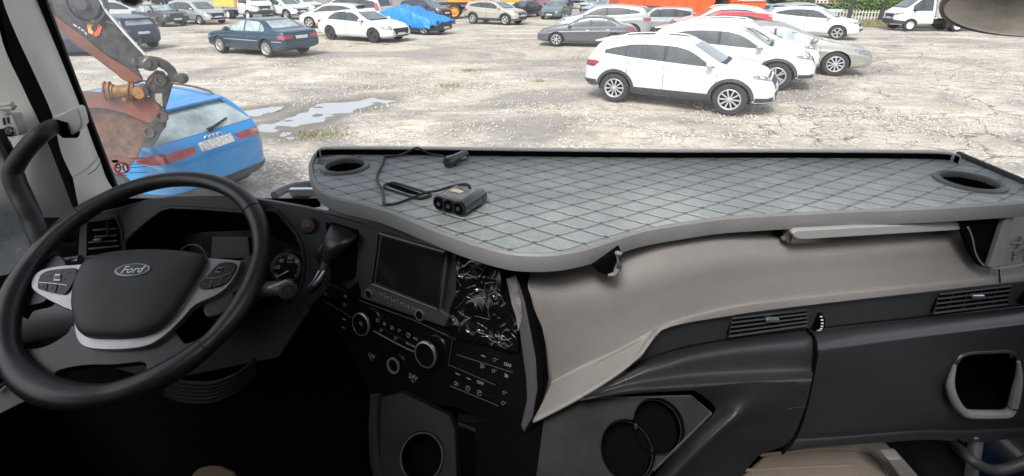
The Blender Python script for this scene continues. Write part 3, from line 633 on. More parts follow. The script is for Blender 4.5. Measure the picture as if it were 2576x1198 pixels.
V('wagon', 'white', solve1((290,58), 0, (0,0), 40), 'parked_van', 'white van beyond the dark blue crossover, left of the boxy black sedan', 'van', lod=0)
V('sedan', 'black', solve1((330,47), 0, (0,0), -20), 'parked_sedan', 'black car in the back row left of the boxy black sedan', 'car', lod=0)
# near blue crossover, seen from behind
plb = solve2((402,412), .98, (-2.10,.86), (662,338), .98, (-2.10,-.86), (.9,1.15))
plb = ((-5.40, 6.50, 0), 2.777, .90)
SPEC['q'] = dict(SPEC['suv']); SPEC['q'].update(tail=[(-.36,.93),(.10,.90),(.26,.92),(.26,.98),(.05,1.03),(-.36,1.02)], rw=(1.13,1.45,.72,.52), W=1.84, spx=-1.52, tum=.40, top=[(-2.165,.62),(-2.14,.9),(-2.09,1.03),(-1.99,1.11),(-1.60,1.46),(-1.42,1.52),(-1.0,1.58)]+SPEC['suv']['top'][8:])
bc, bbvh = V('q', 'blue', plb, 'parked_suv', 'bright blue crossover seen from behind next to the excavator bucket', 'car', style='five', gl='glassl', opts=('noclad','rails'), zs=1.0)
# rings badge, wiper, lettering
bw = Matrix.LocRotScale(Vector(plb[0]), Matrix.Rotation(plb[1], 3, 'Z').to_quaternion(), Vector((plb[2],)*3))
k = MB()
for i in range(4):
    yy = (i-1.5)*.062; hp = bbvh.ray_cast(Vector((-6, yy, 1.06)), Vector((1,0,0)))[0]
    k.tube([Vector((hp.x-.012, yy+math.cos(t)*.044, hp.z+math.sin(t)*.044)) for t in [j/20*6.283 for j in range(20)]], .007, 6, closed=True, up=(1,0,0))
k.build('badge', M['chrome'], bc)
k = MB(); h0 = bbvh.ray_cast(Vector((-6, 0.0, 1.15)), Vector((1,0,0)))[0]; h1 = bbvh.ray_cast(Vector((-6, -.38, 1.22)), Vector((1,0,0)))[0]
k.tube([h0+Vector((-.03,0,0)), h0+Vector((-.04,-.08,.02)), h1+Vector((-.025,0,0))], [.03,.022,.010], 8); k.build('rear_wiper', M['blackp'], bc)
k = MB(); drape(bbvh, [(-.74,.36),(.74,.36),(.70,.50),(-.70,.50)], math.pi, .02, .1, mb=k)
for s in (1,-1):
    t2 = math.pi - s*R(48); ctr = (-math.sin(t2)*-2.0 + math.cos(t2)*s*.78); drape(bbvh, [(ctr-.34,.34),(ctr+.34,.34),(ctr+.34,.50),(ctr-.34,.50)], t2, .02, .1, mb=k)
k.build('rear_bumper', M['clad'], bc)
hp = bbvh.ray_cast(Vector((-6, -.62, .99)), Vector((1,0,0)))[0]
MXB = Matrix.Translation(hp+Vector((-.012,0,0))) @ Matrix(((0,0,-1,0),(-1,0,0,0),(0,1,0,0),(0,0,0,1)))
t = text('TDI', .07, MXB, M['chrome'], 'badge_lettering', None); t.parent = bc
# ---------------------------------------------------------------- tarp-covered car
pt = solve1((1063,88), 0, (1.3,-.88), -27)
tc_root, tb = make_car('sedan', 'covered_car', 'dark car hidden under a wrinkled blue tarpaulin', 'car', M['black'], loc=pt[0], rz=pt[1], style='five', lod=0)
k = MB(); nu, nv = 90, 46; vs = []; fs = []
for i in range(nu+1):
    x = -2.3 + 4.62*i/nu
    for j in range(nv+1):
        s = (j/nv*2-1)
        y = s*1.15
        yy = max(-.885, min(.885, y))
        hit = tb.ray_cast(Vector((x*.985, yy*.97, 4)), Vector((0,0,-1)))[0]
        z = (hit.z if hit else .75)
        over = max(0, abs(y) - .86)
        hem = .47 + .13*noise.noise(Vector((x*1.1, s, 2))) + (.16 if x < -.2 and s < 0 else 0) - (.16 if .6 < x < 1.9 else 0)
        if over > 0: z = z - (z-hem)*min(1, over/.27)
        y2 = math.copysign(min(abs(y), .90 + over*.22), y)
        w = noise.noise(Vector((x*2.6 + y*1.5, y*2.2 - x, z)))*.11 + abs(noise.noise(Vector((x*4+y*4, y*4-x*2, z*3))))*.10
        vs.append((x, y2 + w*.5*(1 if y > 0 else -1), z + .03 + w))
for i in range(nu):
    for j in range(nv): a = i*(nv+1)+j; fs.append((a, a+1, a+nv+2, a+nv+1))
k.add(vs, fs)
to = k.build('tarpaulin', mat("blue_tarp", (.02,.23,.62), .45, var=.25, vs=4, bump=.5, bs=9), fix=True, ang=60); m = to.modifiers.new('t', 'SOLIDIFY'); m.thickness = .006
to.location = pt[0]; to.rotation_euler = (0,0,pt[1]); tag(to, 'bright blue wrinkled tarpaulin draped over a parked car', 'tarpaulin')
# ---------------------------------------------------------------- lorries
def lorry_frame(root, x0, x1, axles, r, style, halfw=.95, w=.26, dual=False):
    k = MB()
    for s in (1,-1): k.box(((x0+x1)/2, s*.4, r*1.45), (x1-x0, .09, .2))
    for x in axles: k.box((x, 0, r), (.14, halfw*1.7, .14))
    for x in (x0+.4, (x0+x1)/2): k.box((x, 0, r*1.45), (.1, .8, .12))
    k.box(((x0+x1)/2, -.62, r*1.25), (.9, .38, .42)); k.box(((x0+x1)/2, .62, r*1.25), (.9, .38, .42))
    k.build('chassis', M['frame'], root, bevel=.01)
    for x in axles:
        for s in (1,-1):
            put_wheel(root, x, s*halfw, r, w, style)
            if dual: put_wheel(root, x, s*(halfw-.3), r, w, style)
def box_body(root, x0, x1, z0, z1, hw, m, name='cargo_box', ribs=True):
    k = MB(); k.box(((x0+x1)/2, 0, (z0+z1)/2), (x1-x0, 2*hw, z1-z0)); b = k.build(name, m, root, bevel=.02)
    k = MB()
    for s in (1,-1):
        for z in (z0+.04, z1-.04): k.box(((x0+x1)/2, s*(hw+.006), z), (x1-x0+.02, .02, .08))
        for x in (x0+.03, x1-.03): k.box((x, s*(hw+.008), (z0+z1)/2), (.06, .022, z1-z0-.17))
    for y in (-.03,.03): k.box((x0-.012, y, (z0+z1)/2), (.02, .03, z1-z0-.2))
    k.build('frame_trim', M['alloy'], b)
    return b
def van_truck(pl, label, boxm, wr='truck'):
    loc, rz, sc = pl
    root = empty('box_van', label, 'van', loc, rz, 'box vans on the lot'); root.scale = (sc,)*3
    make_car('truckcab', '', '', '', M['white'], no_root=root, style=wr, lod=2, gl='glass')
    lorry_frame(root, -2.3, 1.3, (-.63,), .36, wr, .86, .22, True)
    box_body(root, -2.35, .70, .92, 3.05, 1.05, boxm)
    k = MB(); k.prism([(1.72,-.78,2.1),(.80,-.85,2.14),(.80,-.85,2.9),(.95,-.8,2.9)], (0,1.62,0)); k.build('wind_deflector', M['white'], root, bevel=.05)
    k = MB(); k.prism([(-1.30,-.7,.12),(-1.26,-.7,.5),(-1.2,-1,.5),(-1.24,-1,.12)], (0,.0,.01)); k.build('mudflap', M['blackp'], root)
    return root
van_truck(solve2((2286,78.5), 0, (2.12,.97), (2406,80), 0, (-.63,.97), (.9,1.1)), 'white box van facing left in front of the hedge', M['boxw'])
vt = solve1((625,51), 0, (2.12,-.97), -32)
van_truck(vt, 'white cab van with a yellow cargo box among the back row cars', M['ybox'])
# orange tipper lorry
loc, rz, sc = solve1((1893,76), 0, (3.3,-1.2), 3)
dt = empty('tipper_lorry', 'orange tipper lorry behind the boxy grey off-road car', 'lorry', loc, rz, 'lorries at the back of the lot')
lorry_frame(dt, -4.6, 3.6, (2.9,-1.6,-2.95), .52, 'steel', 1.05, .3, True)
k = MB(); P = [(-1.9+.9,0,1.45),(-.6+1.3,0,1.45),(1.35,0,3.1),(-5.2,0,3.1),(-4.9,0,1.45)]
P = [(-5.0,-1.22,1.0),(.45,-1.22,1.0),(1.25,-1.22,3.3),(-5.4,-1.22,3.3)]; k.prism(P, (0,2.44,0)); body = k.build('tipper_body', M['orange'], dt, bevel=.03)
k = MB()
for i in range(7):
    x = -4.6 + i*.86
    for s in (1,-1): k.prism([(x-.08,s*1.225,1.04),(x,s*1.225,1.04),(x+.5,s*1.225,3.3),(x+.42,s*1.225,3.3)], (0,s*.07,0))
k.box((-2.2,-1.25,1.06),(5.5,.08,.12)); k.build('body_rib', M['orange'], body)
k = MB(); k.prism([(1.75,-1.15,1.0),(3.9,-1.15,1.0),(3.95,-1.15,1.9),(3.7,-1.15,3.1),(1.75,-1.15,3.1)], (0,2.3,0)); k.build('cab', M['orange'], dt, bevel=.06)
k = MB(); k.prism([(2.5,-1.17,1.95),(3.5,-1.17,1.95),(3.4,-1.17,2.7),(2.5,-1.17,2.7)], (0,.03,0)); k.build('window', M['glass'], dt)
k = MB(); k.prism([(3.97,-.95,2.0),(3.97,.95,2.0),(3.79,.9,2.8),(3.79,-.9,2.8)], (.02,0,0)); k.build('windscreen', M['glass'], dt)
k = MB(); k.prism([(2.9+math.cos(t)*.66,-1.156,max(.98,.62+math.sin(t)*.66)) for t in [R(i*12) for i in range(16)]], (0,.004,0)); k.build('wheel_arch', M['frame'], dt, smooth=False)
for x0_, x1_, z0_, z1_ in ((1.95,1.975,1.05,3.0),(2.35,2.375,1.5,3.0),(1.75,3.9,1.62,1.645)):
    k = MB(); k.box(((x0_+x1_)/2,-1.153,(z0_+z1_)/2),(x1_-x0_,.008,z1_-z0_)); k.build('panel_gap', M['seam'], dt)
k = MB(); k.box((3.0,-1.155,1.75),(1.6,.008,.05)); k.build('side_stripe', M['boxw'], dt)
k = MB(); k.box((3.86,0,.72),(.35,2.3,.42)); k.box((2.9,-1.2,1.3),(1.25,.10,.08)); k.build('bumper', M['orange'], dt, bevel=.04)
k = MB(); k.lathe((.2,-.75,.85),(1,0,0),[(0,-.6),(.3,-.6),(.3,.6),(0,.6)],20); k.build('fuel_tank', M['alloy'], dt)
k = MB(); k.lathe((1.5,-.9,1.9),(0,0,1),[(0,-.9),(.14,-.9),(.14,.9),(0,.9)],14); k.box((1.5,.2,1.6),(.2,1.4,.9)); k.build('air_intake', M['frame'], dt)
# yellow crane lorry
loc, rz, sc = solve1((1143,47.5), 0, (-1.2,-1.1), 2)
ct = empty('crane_lorry', 'yellow crane lorry with orange wheel rims by the grey wall', 'lorry', loc, rz, 'lorries at the back of the lot')
lorry_frame(ct, -2.2, 4.6, (-1.2,2.9), .55, 'orange', 1.05, .32)
k = MB(); k.box((.1,0,2.0),(3.6,2.2,1.5)); k.box((3.0,0,1.75),(2.0,2.0,1.0)); k.build('machine_body', M['yellow'], ct, bevel=.05)
k = MB(); k.box((-.2,-1.12,1.95),(1.5,.03,1.0)); k.box((1.2,-1.12,1.95),(1.0,.03,1.0)); k.build('side_panel', M['yellow'], ct, bevel=.02)
k = MB(); k.tube([(0,.2,2.9),(3.5,.2,2.4),(6,.2,2.1)],.18,8); k.build('crane_boom', M['yellow'], ct)
k = MB(); k.box((0,0,1.12),(5.0,2.3,.16)); k.build('deck', M['frame'], ct)
# blue lorry and rear of a trailer
loc, rz, sc = solve1((1475,22), 0, (0,0), 185)
bt = empty('blue_lorry', 'blue lorry far back above the pale green car', 'lorry', loc, rz, 'lorries at the back of the lot')
lorry_frame(bt, -3, 3, (2.2,-2), .5, 'steel', 1.0, .3)
k = MB(); k.prism([(1.0,-1.1,.9),(3.2,-1.1,.9),(3.1,-1.1,1.7),(2.6,-1.1,2.7),(1.0,-1.1,2.7)], (0,2.2,0)); k.build('cab', M['bluet'], bt, bevel=.06)
k = MB(); k.box((-1.2,0,1.35),(4.2,2.3,.7)); k.build('flatbed', M['bluet'], bt, bevel=.03)
loc, rz, sc = solve1((2082,46), 0, (0,0), 88)
tr = empty('box_trailer', 'white box trailer seen from behind with red and white warning marks by the hedge', 'trailer', loc, rz)
lorry_frame(tr, 0, 8, (1.5,2.8), .5, 'steel', 1.0, .3)
box_body(tr, 0, 9, 1.15, 3.6, 1.2, M['boxw'])
k = MB()
for i in range(8): k.box((-.035, -1.05+i*.3, 1.3), (.03,.15,.14))
for i in range(6): k.box((-.035, -1.1, 1.5+i*.3), (.03,.1,.15)); k.box((-.035, 1.1, 1.5+i*.3), (.03,.1,.15))
k.build('warning_mark', M['red'], tr)
k = MB(); k.box((-.05,0,.62),(.1,2.3,.2)); k.build('rear_bar', M['boxw'], tr)
# ---------------------------------------------------------------- fence, hedge, trees, walls
MF = mat("fence_paint", (.66,.64,.58), .8, var=.25, vs=4)
f0, f1 = onz(2010, 50, 0), onz(2700, 58, 0)
fr = empty('picket_fence', 'low pale picket fence in front of the clipped hedge', 'fence', (f0.x, f0.y, 0), math.atan2((f1-f0).y, (f1-f0).x))
Lf = (f1-f0).xy.length
k = MB()
for i in range(int(Lf/.22)): k.box((i*.22, 0, .42), (.10,.03,.72), taper=(.6,1))
k.build('picket', MF, fr, smooth=False)['kind'] = 'stuff'
k = MB()
for z in (.25,.62): k.box((Lf/2, .035, z), (Lf,.03,.07))
k.build('rail', MF, fr, smooth=False)
MP = mat("weathered_wood", (.05,.05,.055), .9, var=.4, vs=6)
for (a, b2, lab) in (((2201,54),.0,'dark leaning post at the fence left of the white box van'), ((2124,52),.15,'dark leaning post at the fence behind the white crossover')):
    q = onz(*a, 0); k = MB(); k.tube([(0,0,-.1),(.08,0,.8),(.22,0,1.75)],[.16,.14,.11],8)
    for j in range(3): k.tube([(.05+j*.05,0,.5+j*.35),(.3,.05,.55+j*.4)],.06,6)
    o = k.build('wooden_post', MP); o.location = (q.x, q.y-.4, 0); tag(o, lab, 'post', 'posts along the fence')
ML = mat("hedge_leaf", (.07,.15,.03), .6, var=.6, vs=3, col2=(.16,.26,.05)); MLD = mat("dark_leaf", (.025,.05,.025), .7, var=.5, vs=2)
def leaves(b, c, rad, n, s, sq=1.0):
    for _ in range(n):
        while True:
            q = Vector([random.uniform(-1,1) for _ in range(3)])
            if .25 < q.length < 1: break
        q = Vector((c[0]+q.x*rad[0], c[1]+q.y*rad[1], c[2]+q.z*rad[2]))
        u = Vector([random.gauss(0,1) for _ in range(3)]).normalized(); w = u.orthogonal().normalized(); z = s*random.uniform(.6,1.4)
        b.add([q-u*z, q+w*z*.6, q+u*z, q-w*z*.6], [(0,1,2,3)])
h0, h1 = onz(1990, 45, 0), onz(2760, 52, 0); b = MB(); c = MB()
dirn = (h1-h0).normalized(); Lh = (h1-h0).length
for i in range(15000):
    t = random.random(); q = h0.lerp(h1, t) + Vector((0, random.uniform(0,1.6), 0)); topz = 1.55 + .14*noise.noise(Vector((t*Lh*.8, 0, 1)))
    z = topz*random.random()**.6; q.z = z if random.random() < .7 else topz + random.uniform(-.12,.12)
    if random.random() < .6: q.y = h0.y + (h1.y-h0.y)*t + random.uniform(-.15,.15)
    u = Vector([random.gauss(0,1) for _ in range(3)]).normalized(); w = u.orthogonal().normalized(); s = random.uniform(.07,.13)
    b.add([q-u*s, q+w*s*.6, q+u*s, q-w*s*.6], [(0,1,2,3)])
he = tag(b.build('hedge', ML, smooth=False, fix=False), 'clipped green hedge behind the picket fence', 'hedge')
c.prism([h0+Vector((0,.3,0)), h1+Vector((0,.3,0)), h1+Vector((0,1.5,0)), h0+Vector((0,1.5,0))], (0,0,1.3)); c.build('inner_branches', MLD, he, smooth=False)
MC = mat("old_concrete", (.30,.29,.275), .9, var=.35, vs=.8, bump=.4, bs=6)
def wall(name, a, b2, h, th, label, m=MC, cat='wall'):
    p, q = onz(*a, 0), onz(*b2, 0); n_ = Vector((0, th, 0)); k = MB()
    k.prism([(p.x,p.y,0),(q.x,q.y,0),(q.x,q.y+th,0),(p.x,p.y+th,0)], (0,0,h)); o = k.build(name, m, smooth=False, bevel=.02)
    d = (q-p); L_ = d.length; k = MB(); n = max(2, int(L_/3))
    for i in range(n+1): r_ = p.lerp(q, i/n); k.box((r_.x, r_.y-.06, h/2), (.16,.10,h+.08))
    k.box(((p.x+q.x)/2, (p.y+q.y)/2, h+.03), (abs(q.x-p.x), th+abs(p.y-q.y)+.1, .1)) if abs(p.y-q.y) < .5 else None
    k.build('pier', MC, o, smooth=False); return tag(o, label, cat)
wall('concrete_wall', (1060,31), (1200,31), 3.2, .4, 'grey stained concrete wall behind the yellow crane lorry')
wall('boundary_wall', (560,21), (1055,21), 2.2, .3, 'long pale boundary wall behind the left back row')
wall('storage_shed', (1545,22), (1990,22), 3.4, 5, 'grey flat-roofed shed behind the orange tipper lorry', mat("shed_wall", (.24,.24,.24), .9, var=.3, vs=1), 'shed')
wall('roadside_wall', (1990,26), (2800,30), 1.9, .3, 'grey brown wall behind the hedge', mat("brownish_wall", (.28,.25,.22), .9, var=.4, vs=.7))
MT = mat("bark", (.07,.055,.045), .9, var=.4, vs=8)
def tree(px, py, h, rad, lab, m=MLD, n=2600):
    q = onz(px, py, 0); k = MB(); k.tube([(0,0,-.1),(.1,0,h*.35),(0,.1,h*.6),(.1,0,h*.85)],[.22,.17,.12,.05],8)
    for _ in range(7):
        a = random.uniform(0,6.28); z = random.uniform(.3,.7)*h; k.tube([(.05,0,z),(math.cos(a)*rad*.6, math.sin(a)*rad*.6, z+h*.2)],[.07,.03],6)
    o = empty('tree', lab, 'tree', (q.x,q.y,0), 0, 'trees beyond the lot'); k.build('trunk', MT, o)
    b = MB()
    for _ in range(9):
        a = random.uniform(0,6.28); rr = random.uniform(.1,.7)*rad; leaves(b, (math.cos(a)*rr, math.sin(a)*rr, h*random.uniform(.25,.95)), (rad*.5,rad*.5,h*.2), n//9, .16)
    b.build('crown', m, o, smooth=False, fix=False)
tree(352,28,5,2.4,'dark leafy tree above the boxy black sedan'); tree(300,30,5,2.2,'dark tree behind the white van on the left'); tree(400,24,5,2.6,'dark tree behind the silver estate car roof')
tree(2000,34,5,2.6,'dark tree between the orange cab and the trailer'); tree(2340,30,6,2.8,'leafy tree behind the white box van'); tree(1960,36,5,1.8,'dark bush-like tree right of the orange cab')
tree(1560,20,6,3,'dark tree in the far background behind the tipper body')
# far ground line: low hills
k = MB(); pts = []
for i in range(61):
    x = -260 + i*520/60; pts.append((x, 210, 5 + 3*noise.noise(Vector((x*.02,0,0)))))
k.prism([(-260,210,-1)] + [] + [(p[0],p[1],p[2]) for p in pts] + [(260,210,-1)], (0,12,0)); tag(k.build('hill', mat("far_wood", (.06,.08,.05), .9, var=.4, vs=.1), smooth=False), kind='structure')
# ---------------------------------------------------------------- excavator arm and bucket
Y0 = 4.3
zp = lambda x, y, Y=Y0: ony(x*.4198, y*.4198, Y)
MEX = mat("worn_black_paint", (.016,.020,.028), .55, 0, .35, var=.55, vs=13, col2=(.075,.07,.066), bump=.3, bs=25)
MRU = mat("rusty_steel", (.20,.075,.045), .75, var=.5, vs=7, col2=(.11,.055,.04), bump=.5, bs=30)
MRB = mat("rusty_bucket", (.19,.085,.05), .8, var=.6, vs=11, col2=(.055,.042,.036), bump=.8, bs=14)
MRE = mat("red_brown_edge", (.19,.062,.042), .65, var=.45, vs=4, bump=.3, bs=30)
MYE = mat("chipped_yellow", (.36,.17,.04), .55, var=.6, vs=14, col2=(.12,.06,.035), bump=.4, bs=40)
MPI = mat("greasy_steel", (.16,.13,.11), .45, .5, var=.5, vs=20, bump=.3, bs=60)
ex = empty('excavator', 'dark excavator arm with a rusty bucket hanging in front of the blue car', 'excavator', tuple(zp(700,600)))
EXD = (zp(650,450) - Vector((0,0,H))).normalized()   # the arm stands square to this direction
def pr(name, pts, th, m, Y=Y0, bevel=.008, par=None, ang=35):
    P = [zp(x, y, Y) for x, y in pts]; k = MB(); k.prism(P, EXD*th); o = k.build(name, m, None, bevel=bevel, ang=ang)
    hold(o, par or ex) if par is None else hold2(o, par); return o
def hold2(o, par):
    o.parent = par; o.matrix_parent_inverse = Matrix.LocRotScale(ex.location, None, None).inverted() @ Matrix.Identity(4) if False else Matrix.Identity(4); return o
arm = pr('arm', [(60,-330),(420,-330),(600,0),(640,70),(880,330),(850,355),(822,400),(862,480),(760,400),(650,340),(520,230),(400,145),(300,68),(120,-100)], .34, MEX, bevel=.012)
pr('arm_underplate', [(100,-110),(300,66),(400,146),(520,231),(650,341),(760,401),(864,482),(800,502),(740,480),(700,445),(560,338),(430,255),(330,150),(60,-70)], .30, MRU, Y0+.02)
k = MB(); k.tube([zp(430,-260,Y0-.03), zp(600,0,Y0-.03), zp(640,72,Y0-.03), zp(745,195,Y0-.03), zp(872,332,Y0-.02)], .012, 8); hold(k.build('hydraulic_pipe', M['alloy']), ex)
k = MB(); k.tube([zp(640,130,Y0-.02), zp(690,150,Y0-.03), zp(710,200,Y0-.03), zp(780,215,Y0-.02)], .009, 6); hold(k.build('hose', M['blackp']), ex)
c0 = zp(530,20); k = MB(); k.lathe(c0, (0,-1,0), [(.0,.05),(.115,.05),(.125,.045),(.13,.0)], 28, cap=False); hold(k.build('pivot_boss', MEX), ex)
k = MB(); k.lathe(c0, (0,-1,0), [(.145,.0),(.15,.04),(.165,.04),(.17,0)], 28, cap=False); k.lathe(c0+Vector((0,-.05,0)), (0,-1,0), [(0,.03),(.05,.03),(.06,0)], 20, cap=False); hold(k.build('pivot_ring', M['alloyd']), ex)
MLY = mat("sticker_yellow", (.80,.42,.07), .6); MLR = mat("sticker_red", (.78,.10,.04), .6)
lg = lambda pts, m, nm, Y=Y0-.006: pr(nm, pts, .004, m, Y, bevel=0)
lg([(514,150),(554,107),(618,158),(602,212),(577,226),(528,203)], mat("sticker_dark", (.05,.03,.03), .6), 'logo_base', Y0-.004)
lg([(521,150),(556,114),(578,133),(548,160),(546,178),(560,190),(553,206),(531,198)], MLY, 'logo_left', Y0-.010)
lg([(585,140),(612,161),(597,209),(577,221),(558,210),(567,194),(581,182),(585,160)], MLR, 'logo_right', Y0-.010)
for a, b2 in (((440,142),(462,156)),((470,160),(482,166)),((488,172),(505,182)),((510,188),(522,205))):
    lg([(a[0],a[1]),(b2[0],b2[1]),(b2[0]-4,b2[1]+8),(a[0]-4,a[1]+7)], M['plate'], 'lettering', Y0-.006)
# linkage
pr('side_link', [(808,348),(860,337),(905,335),(960,345),(1010,370),(1050,408),(1078,470),(1045,492),(1015,450),(985,420),(940,395),(900,385),(850,402),(815,395)], .05, MEX, Y0-.10, par=None, ang=60)
def pin(a, b2, r, m=MPI, nm='pin', Ya=Y0-.12, Yb=Y0-.12):
    A, B = zp(*a, Ya), zp(*b2, Yb); L_ = (B-A).length; k = MB(); k.lathe(A, (B-A), [(0,0),(r,0),(r,L_*.25),(r*.86,L_*.27),(r*.86,L_*.8),(r,L_*.82),(r,L_*.97),(r*.8,L_),(0,L_)], 20, cap=False); hold(k.build(nm, m), ex)
pin((818,368),(905,385),.058, Ya=Y0+.1, Yb=Y0-.16); pin((1035,462),(1097,470),.045, Ya=Y0+.05, Yb=Y0-.18)
k = MB(); k.lathe(zp(890,383,Y0-.17), (0.3,-1,0), [(0,.03),(.03,.03),(.034,0)], 6, cap=False); k.lathe(zp(1084,469,Y0-.19), (.3,-1,0), [(0,.03),(.03,.03),(.034,0)], 16, cap=False); hold(k.build('pin_head', M['clad']), ex)
pr('quick_hitch', [(885,498),(900,462),(948,420),(988,432),(1004,478),(1040,500),(1010,600),(995,650),(1004,700),(996,760),(965,800),(950,830),(930,862),(905,885),(850,885),(842,870),(880,800),(905,730),(960,650),(900,575),(882,540)], .30, MEX, Y0-.02, bevel=.01)
pr('hitch_edge', [(882,500),(945,420),(985,432),(975,440),(948,432),(893,505)], .32, MRE, Y0-.03, bevel=.003)
for q in ((968,478),(975,698),(898,790)):
    k = MB(); k.lathe(zp(*q, Y0-.02), (0,-1,0), [(.052,0),(.05,.02),(.034,.02),(.03,.004),(0,.004)], 20, cap=False); hold(k.build('bolt', MPI), ex)
pr('warning_plate', [(928,563),(972,560),(975,640),(945,615),(930,600)], .004, mat("worn_label", (.38,.35,.30), .7, var=.5, vs=50), Y0-.026, bevel=0)
pin((640,545),(800,552),.062, MYE, 'hitch_cylinder', Y0-.02, Y0+.05); pin((625,545),(665,545),.085, MYE, 'cylinder_end', Y0-.02, Y0)
pin((765,545),(800,548),.085, MYE, 'cylinder_end', Y0-.02, Y0)
pr('hitch_lug', [(780,520),(870,505),(890,540),(890,580),(800,575),(778,560)], .14, MEX, Y0-.05)
k = MB(); k.lathe(zp(838,555,Y0-.05), (0,-1,0), [(.055,0),(.052,.025),(.02,.03),(0,.03)], 20, cap=False); hold(k.build('bolt', MYE), ex)
# bucket: curved shell with side plate
side = smooth_line([zp(*q, Y0+.06) for q in [(440,562),(530,650),(560,760),(600,880),(640,965),(690,1045),(760,1012),(820,950),(852,880),(880,800),(905,735),(915,690),(800,600),(640,570)]], 3, True)
k = MB(); k.prism(side, EXD*.75); hold(k.build('bucket_shell', MRB, bevel=.01, ang=50), ex)
pr('bucket_lip', [(430,560),(495,562),(620,566),(745,573),(905,583),(935,605),(962,650),(948,690),(900,742),(868,732),(830,715),(745,678),(650,655),(580,648),(520,650),(430,640)], .05, MRE, Y0-.0, bevel=.006)
for q in ((750,595),): k = MB(); k.lathe(zp(*q, Y0), (0,-1,0), [(.024,0),(.02,.016),(0,.018)], 10, cap=False); hold(k.build('bolt', MYE), ex)
for (x, y) in ((850,878),(885,884),(912,872)):
    pr('tooth', [(x-12,y-40),(x+16,y-44),(x+10,y+4),(x-6,y+6)], .09, MEX, Y0+.1)
# lower rear of cab: round kerb mirror hanging top right
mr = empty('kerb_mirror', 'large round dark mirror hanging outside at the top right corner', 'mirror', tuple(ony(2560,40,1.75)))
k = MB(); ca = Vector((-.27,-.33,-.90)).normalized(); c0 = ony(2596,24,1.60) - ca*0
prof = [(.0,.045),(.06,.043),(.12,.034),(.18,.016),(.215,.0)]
k.lathe((0,0,0), ca, prof, 40, cap=False); mo = k.build('mirror_glass', mat("painted_reflection_glass", (.44,.40,.33), .25, .0, .6, var=.75, vs=5, col2=(.12,.11,.095)), mr)  # blotchy reflection is put into the glass colour as noise
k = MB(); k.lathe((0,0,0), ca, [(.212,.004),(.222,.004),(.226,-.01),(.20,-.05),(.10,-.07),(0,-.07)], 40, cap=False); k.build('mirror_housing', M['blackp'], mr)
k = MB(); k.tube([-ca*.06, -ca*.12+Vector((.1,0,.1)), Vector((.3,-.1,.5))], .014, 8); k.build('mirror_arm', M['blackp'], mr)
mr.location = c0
# ================================================================ cab interior
KI = .935; _ony = ony
def ony(x, y, Y): return _ony(x, y, Y*KI)
def proj(P):
    v = P - O; dep = v.y*CP - v.z*SP; up = v.y*SP + v.z*CP; return (CX + F*v.x/dep, CY - F*up/dep)
MBP = mat("black_plastic", (.020,.021,.023), .48, 0, .45, var=.22, vs=9, bump=.35, bs=420)
MDP = mat("dark_grey_plastic", (.036,.038,.042), .48, 0, .45, var=.18, vs=7, bump=.35, bs=420)
MDS = mat("grained_dash_plastic", (.034,.034,.038), .34, 0, .75, var=.2, vs=6, bump=.4, bs=380)
MGL = mat("gloss_black", (.006,.006,.007), .12, 0, .5, .4, var=.2, vs=10)
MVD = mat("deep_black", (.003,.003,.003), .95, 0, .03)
MBL = mat("worn_black_panel", (.007,.007,.008), .6, 0, .22, var=.5, vs=14, bump=.2, bs=300)
MBG = mat("beige_plastic", (.228,.215,.207), .5, 0, .4, var=.16, vs=3.5, bump=.45, bs=330)
MGY = mat("light_grey_plastic", (.58,.58,.555), .5, 0, .4, var=.08, vs=6, bump=.35, bs=330)
MGR = mat("grey_rim_plastic", (.25,.255,.255), .48, 0, .45, var=.16, vs=7, bump=.25, bs=260)
MSL = mat("satin_silver", (.34,.35,.36), .33, .85, var=.12, vs=30)
MLE = mat("black_leather", (.016,.0165,.018), .36, 0, .6, var=.3, vs=10, bump=.16, bs=300)
MHP = mat("hub_leather", (.034,.037,.039), .5, 0, .4, var=.15, vs=14, bump=.22, bs=380)
MWH = mat("panel_print", (.62,.62,.60), .6)
MDIM = mat("dim_print", (.26,.26,.26), .6)
MSC = mat("screen_glass", (.013,.014,.016), .13, 0, .5, .2, var=.5, vs=7)
def plate(name, outer, holes, fn, vec, m, par=None, bevel=0, smooth=False, ang=35):
    b = bmesh.new(); loops = []
    for lp in [outer] + list(holes):
        vs = [b.verts.new(fn(*p) if len(p) == 2 else Vector(p)) for p in lp]; loops.append(vs)
        for i in range(len(vs)): b.edges.new((vs[i], vs[(i+1) % len(vs)]))
    b.verts.index_update(); bd = [tuple(v.index for v in e.verts) for e in b.edges]
    bmesh.ops.triangle_fill(b, use_beauty=True, use_dissolve=False, edges=b.edges[:], normal=-Vector(vec))
    b.verts.index_update(); V = [v.co.copy() for v in b.verts]; FS = [tuple(v.index for v in f.verts) for f in b.faces]; b.free()
    n = len(V); k = MB(); vec = Vector(vec)
    k.add(V + [v + vec for v in V], FS + [tuple(i+n for i in reversed(f)) for f in FS] + [(a, c, c+n, a+n) for a, c in bd])
    o = k.build(name, m, None, smooth=smooth, ang=ang, bevel=bevel)
    if par is not None: hold(o, par)
    return o
def circ(c, r, n=24, ry=None): return [(c[0]+r*math.cos(i/n*6.28318), c[1]+(ry or r)*math.sin(i/n*6.28318)) for i in range(n)]
YT = [(-.3,.73),(.02,.735),(.12,.75),(.25,.78),(.5,.85),(.75,.905),(1.0,.955),(1.4,1.04)]
def sur(x, y, out=0):
    d = ray(x, y); lo, hi = .2, 3.0
    for _ in range(30):
        t = (lo+hi)/2; q = O + d*t
        if q.y - (ip(YT, q.x/KI)*KI - out) > 0: hi = t
        else: lo = t
    return O + d*hi
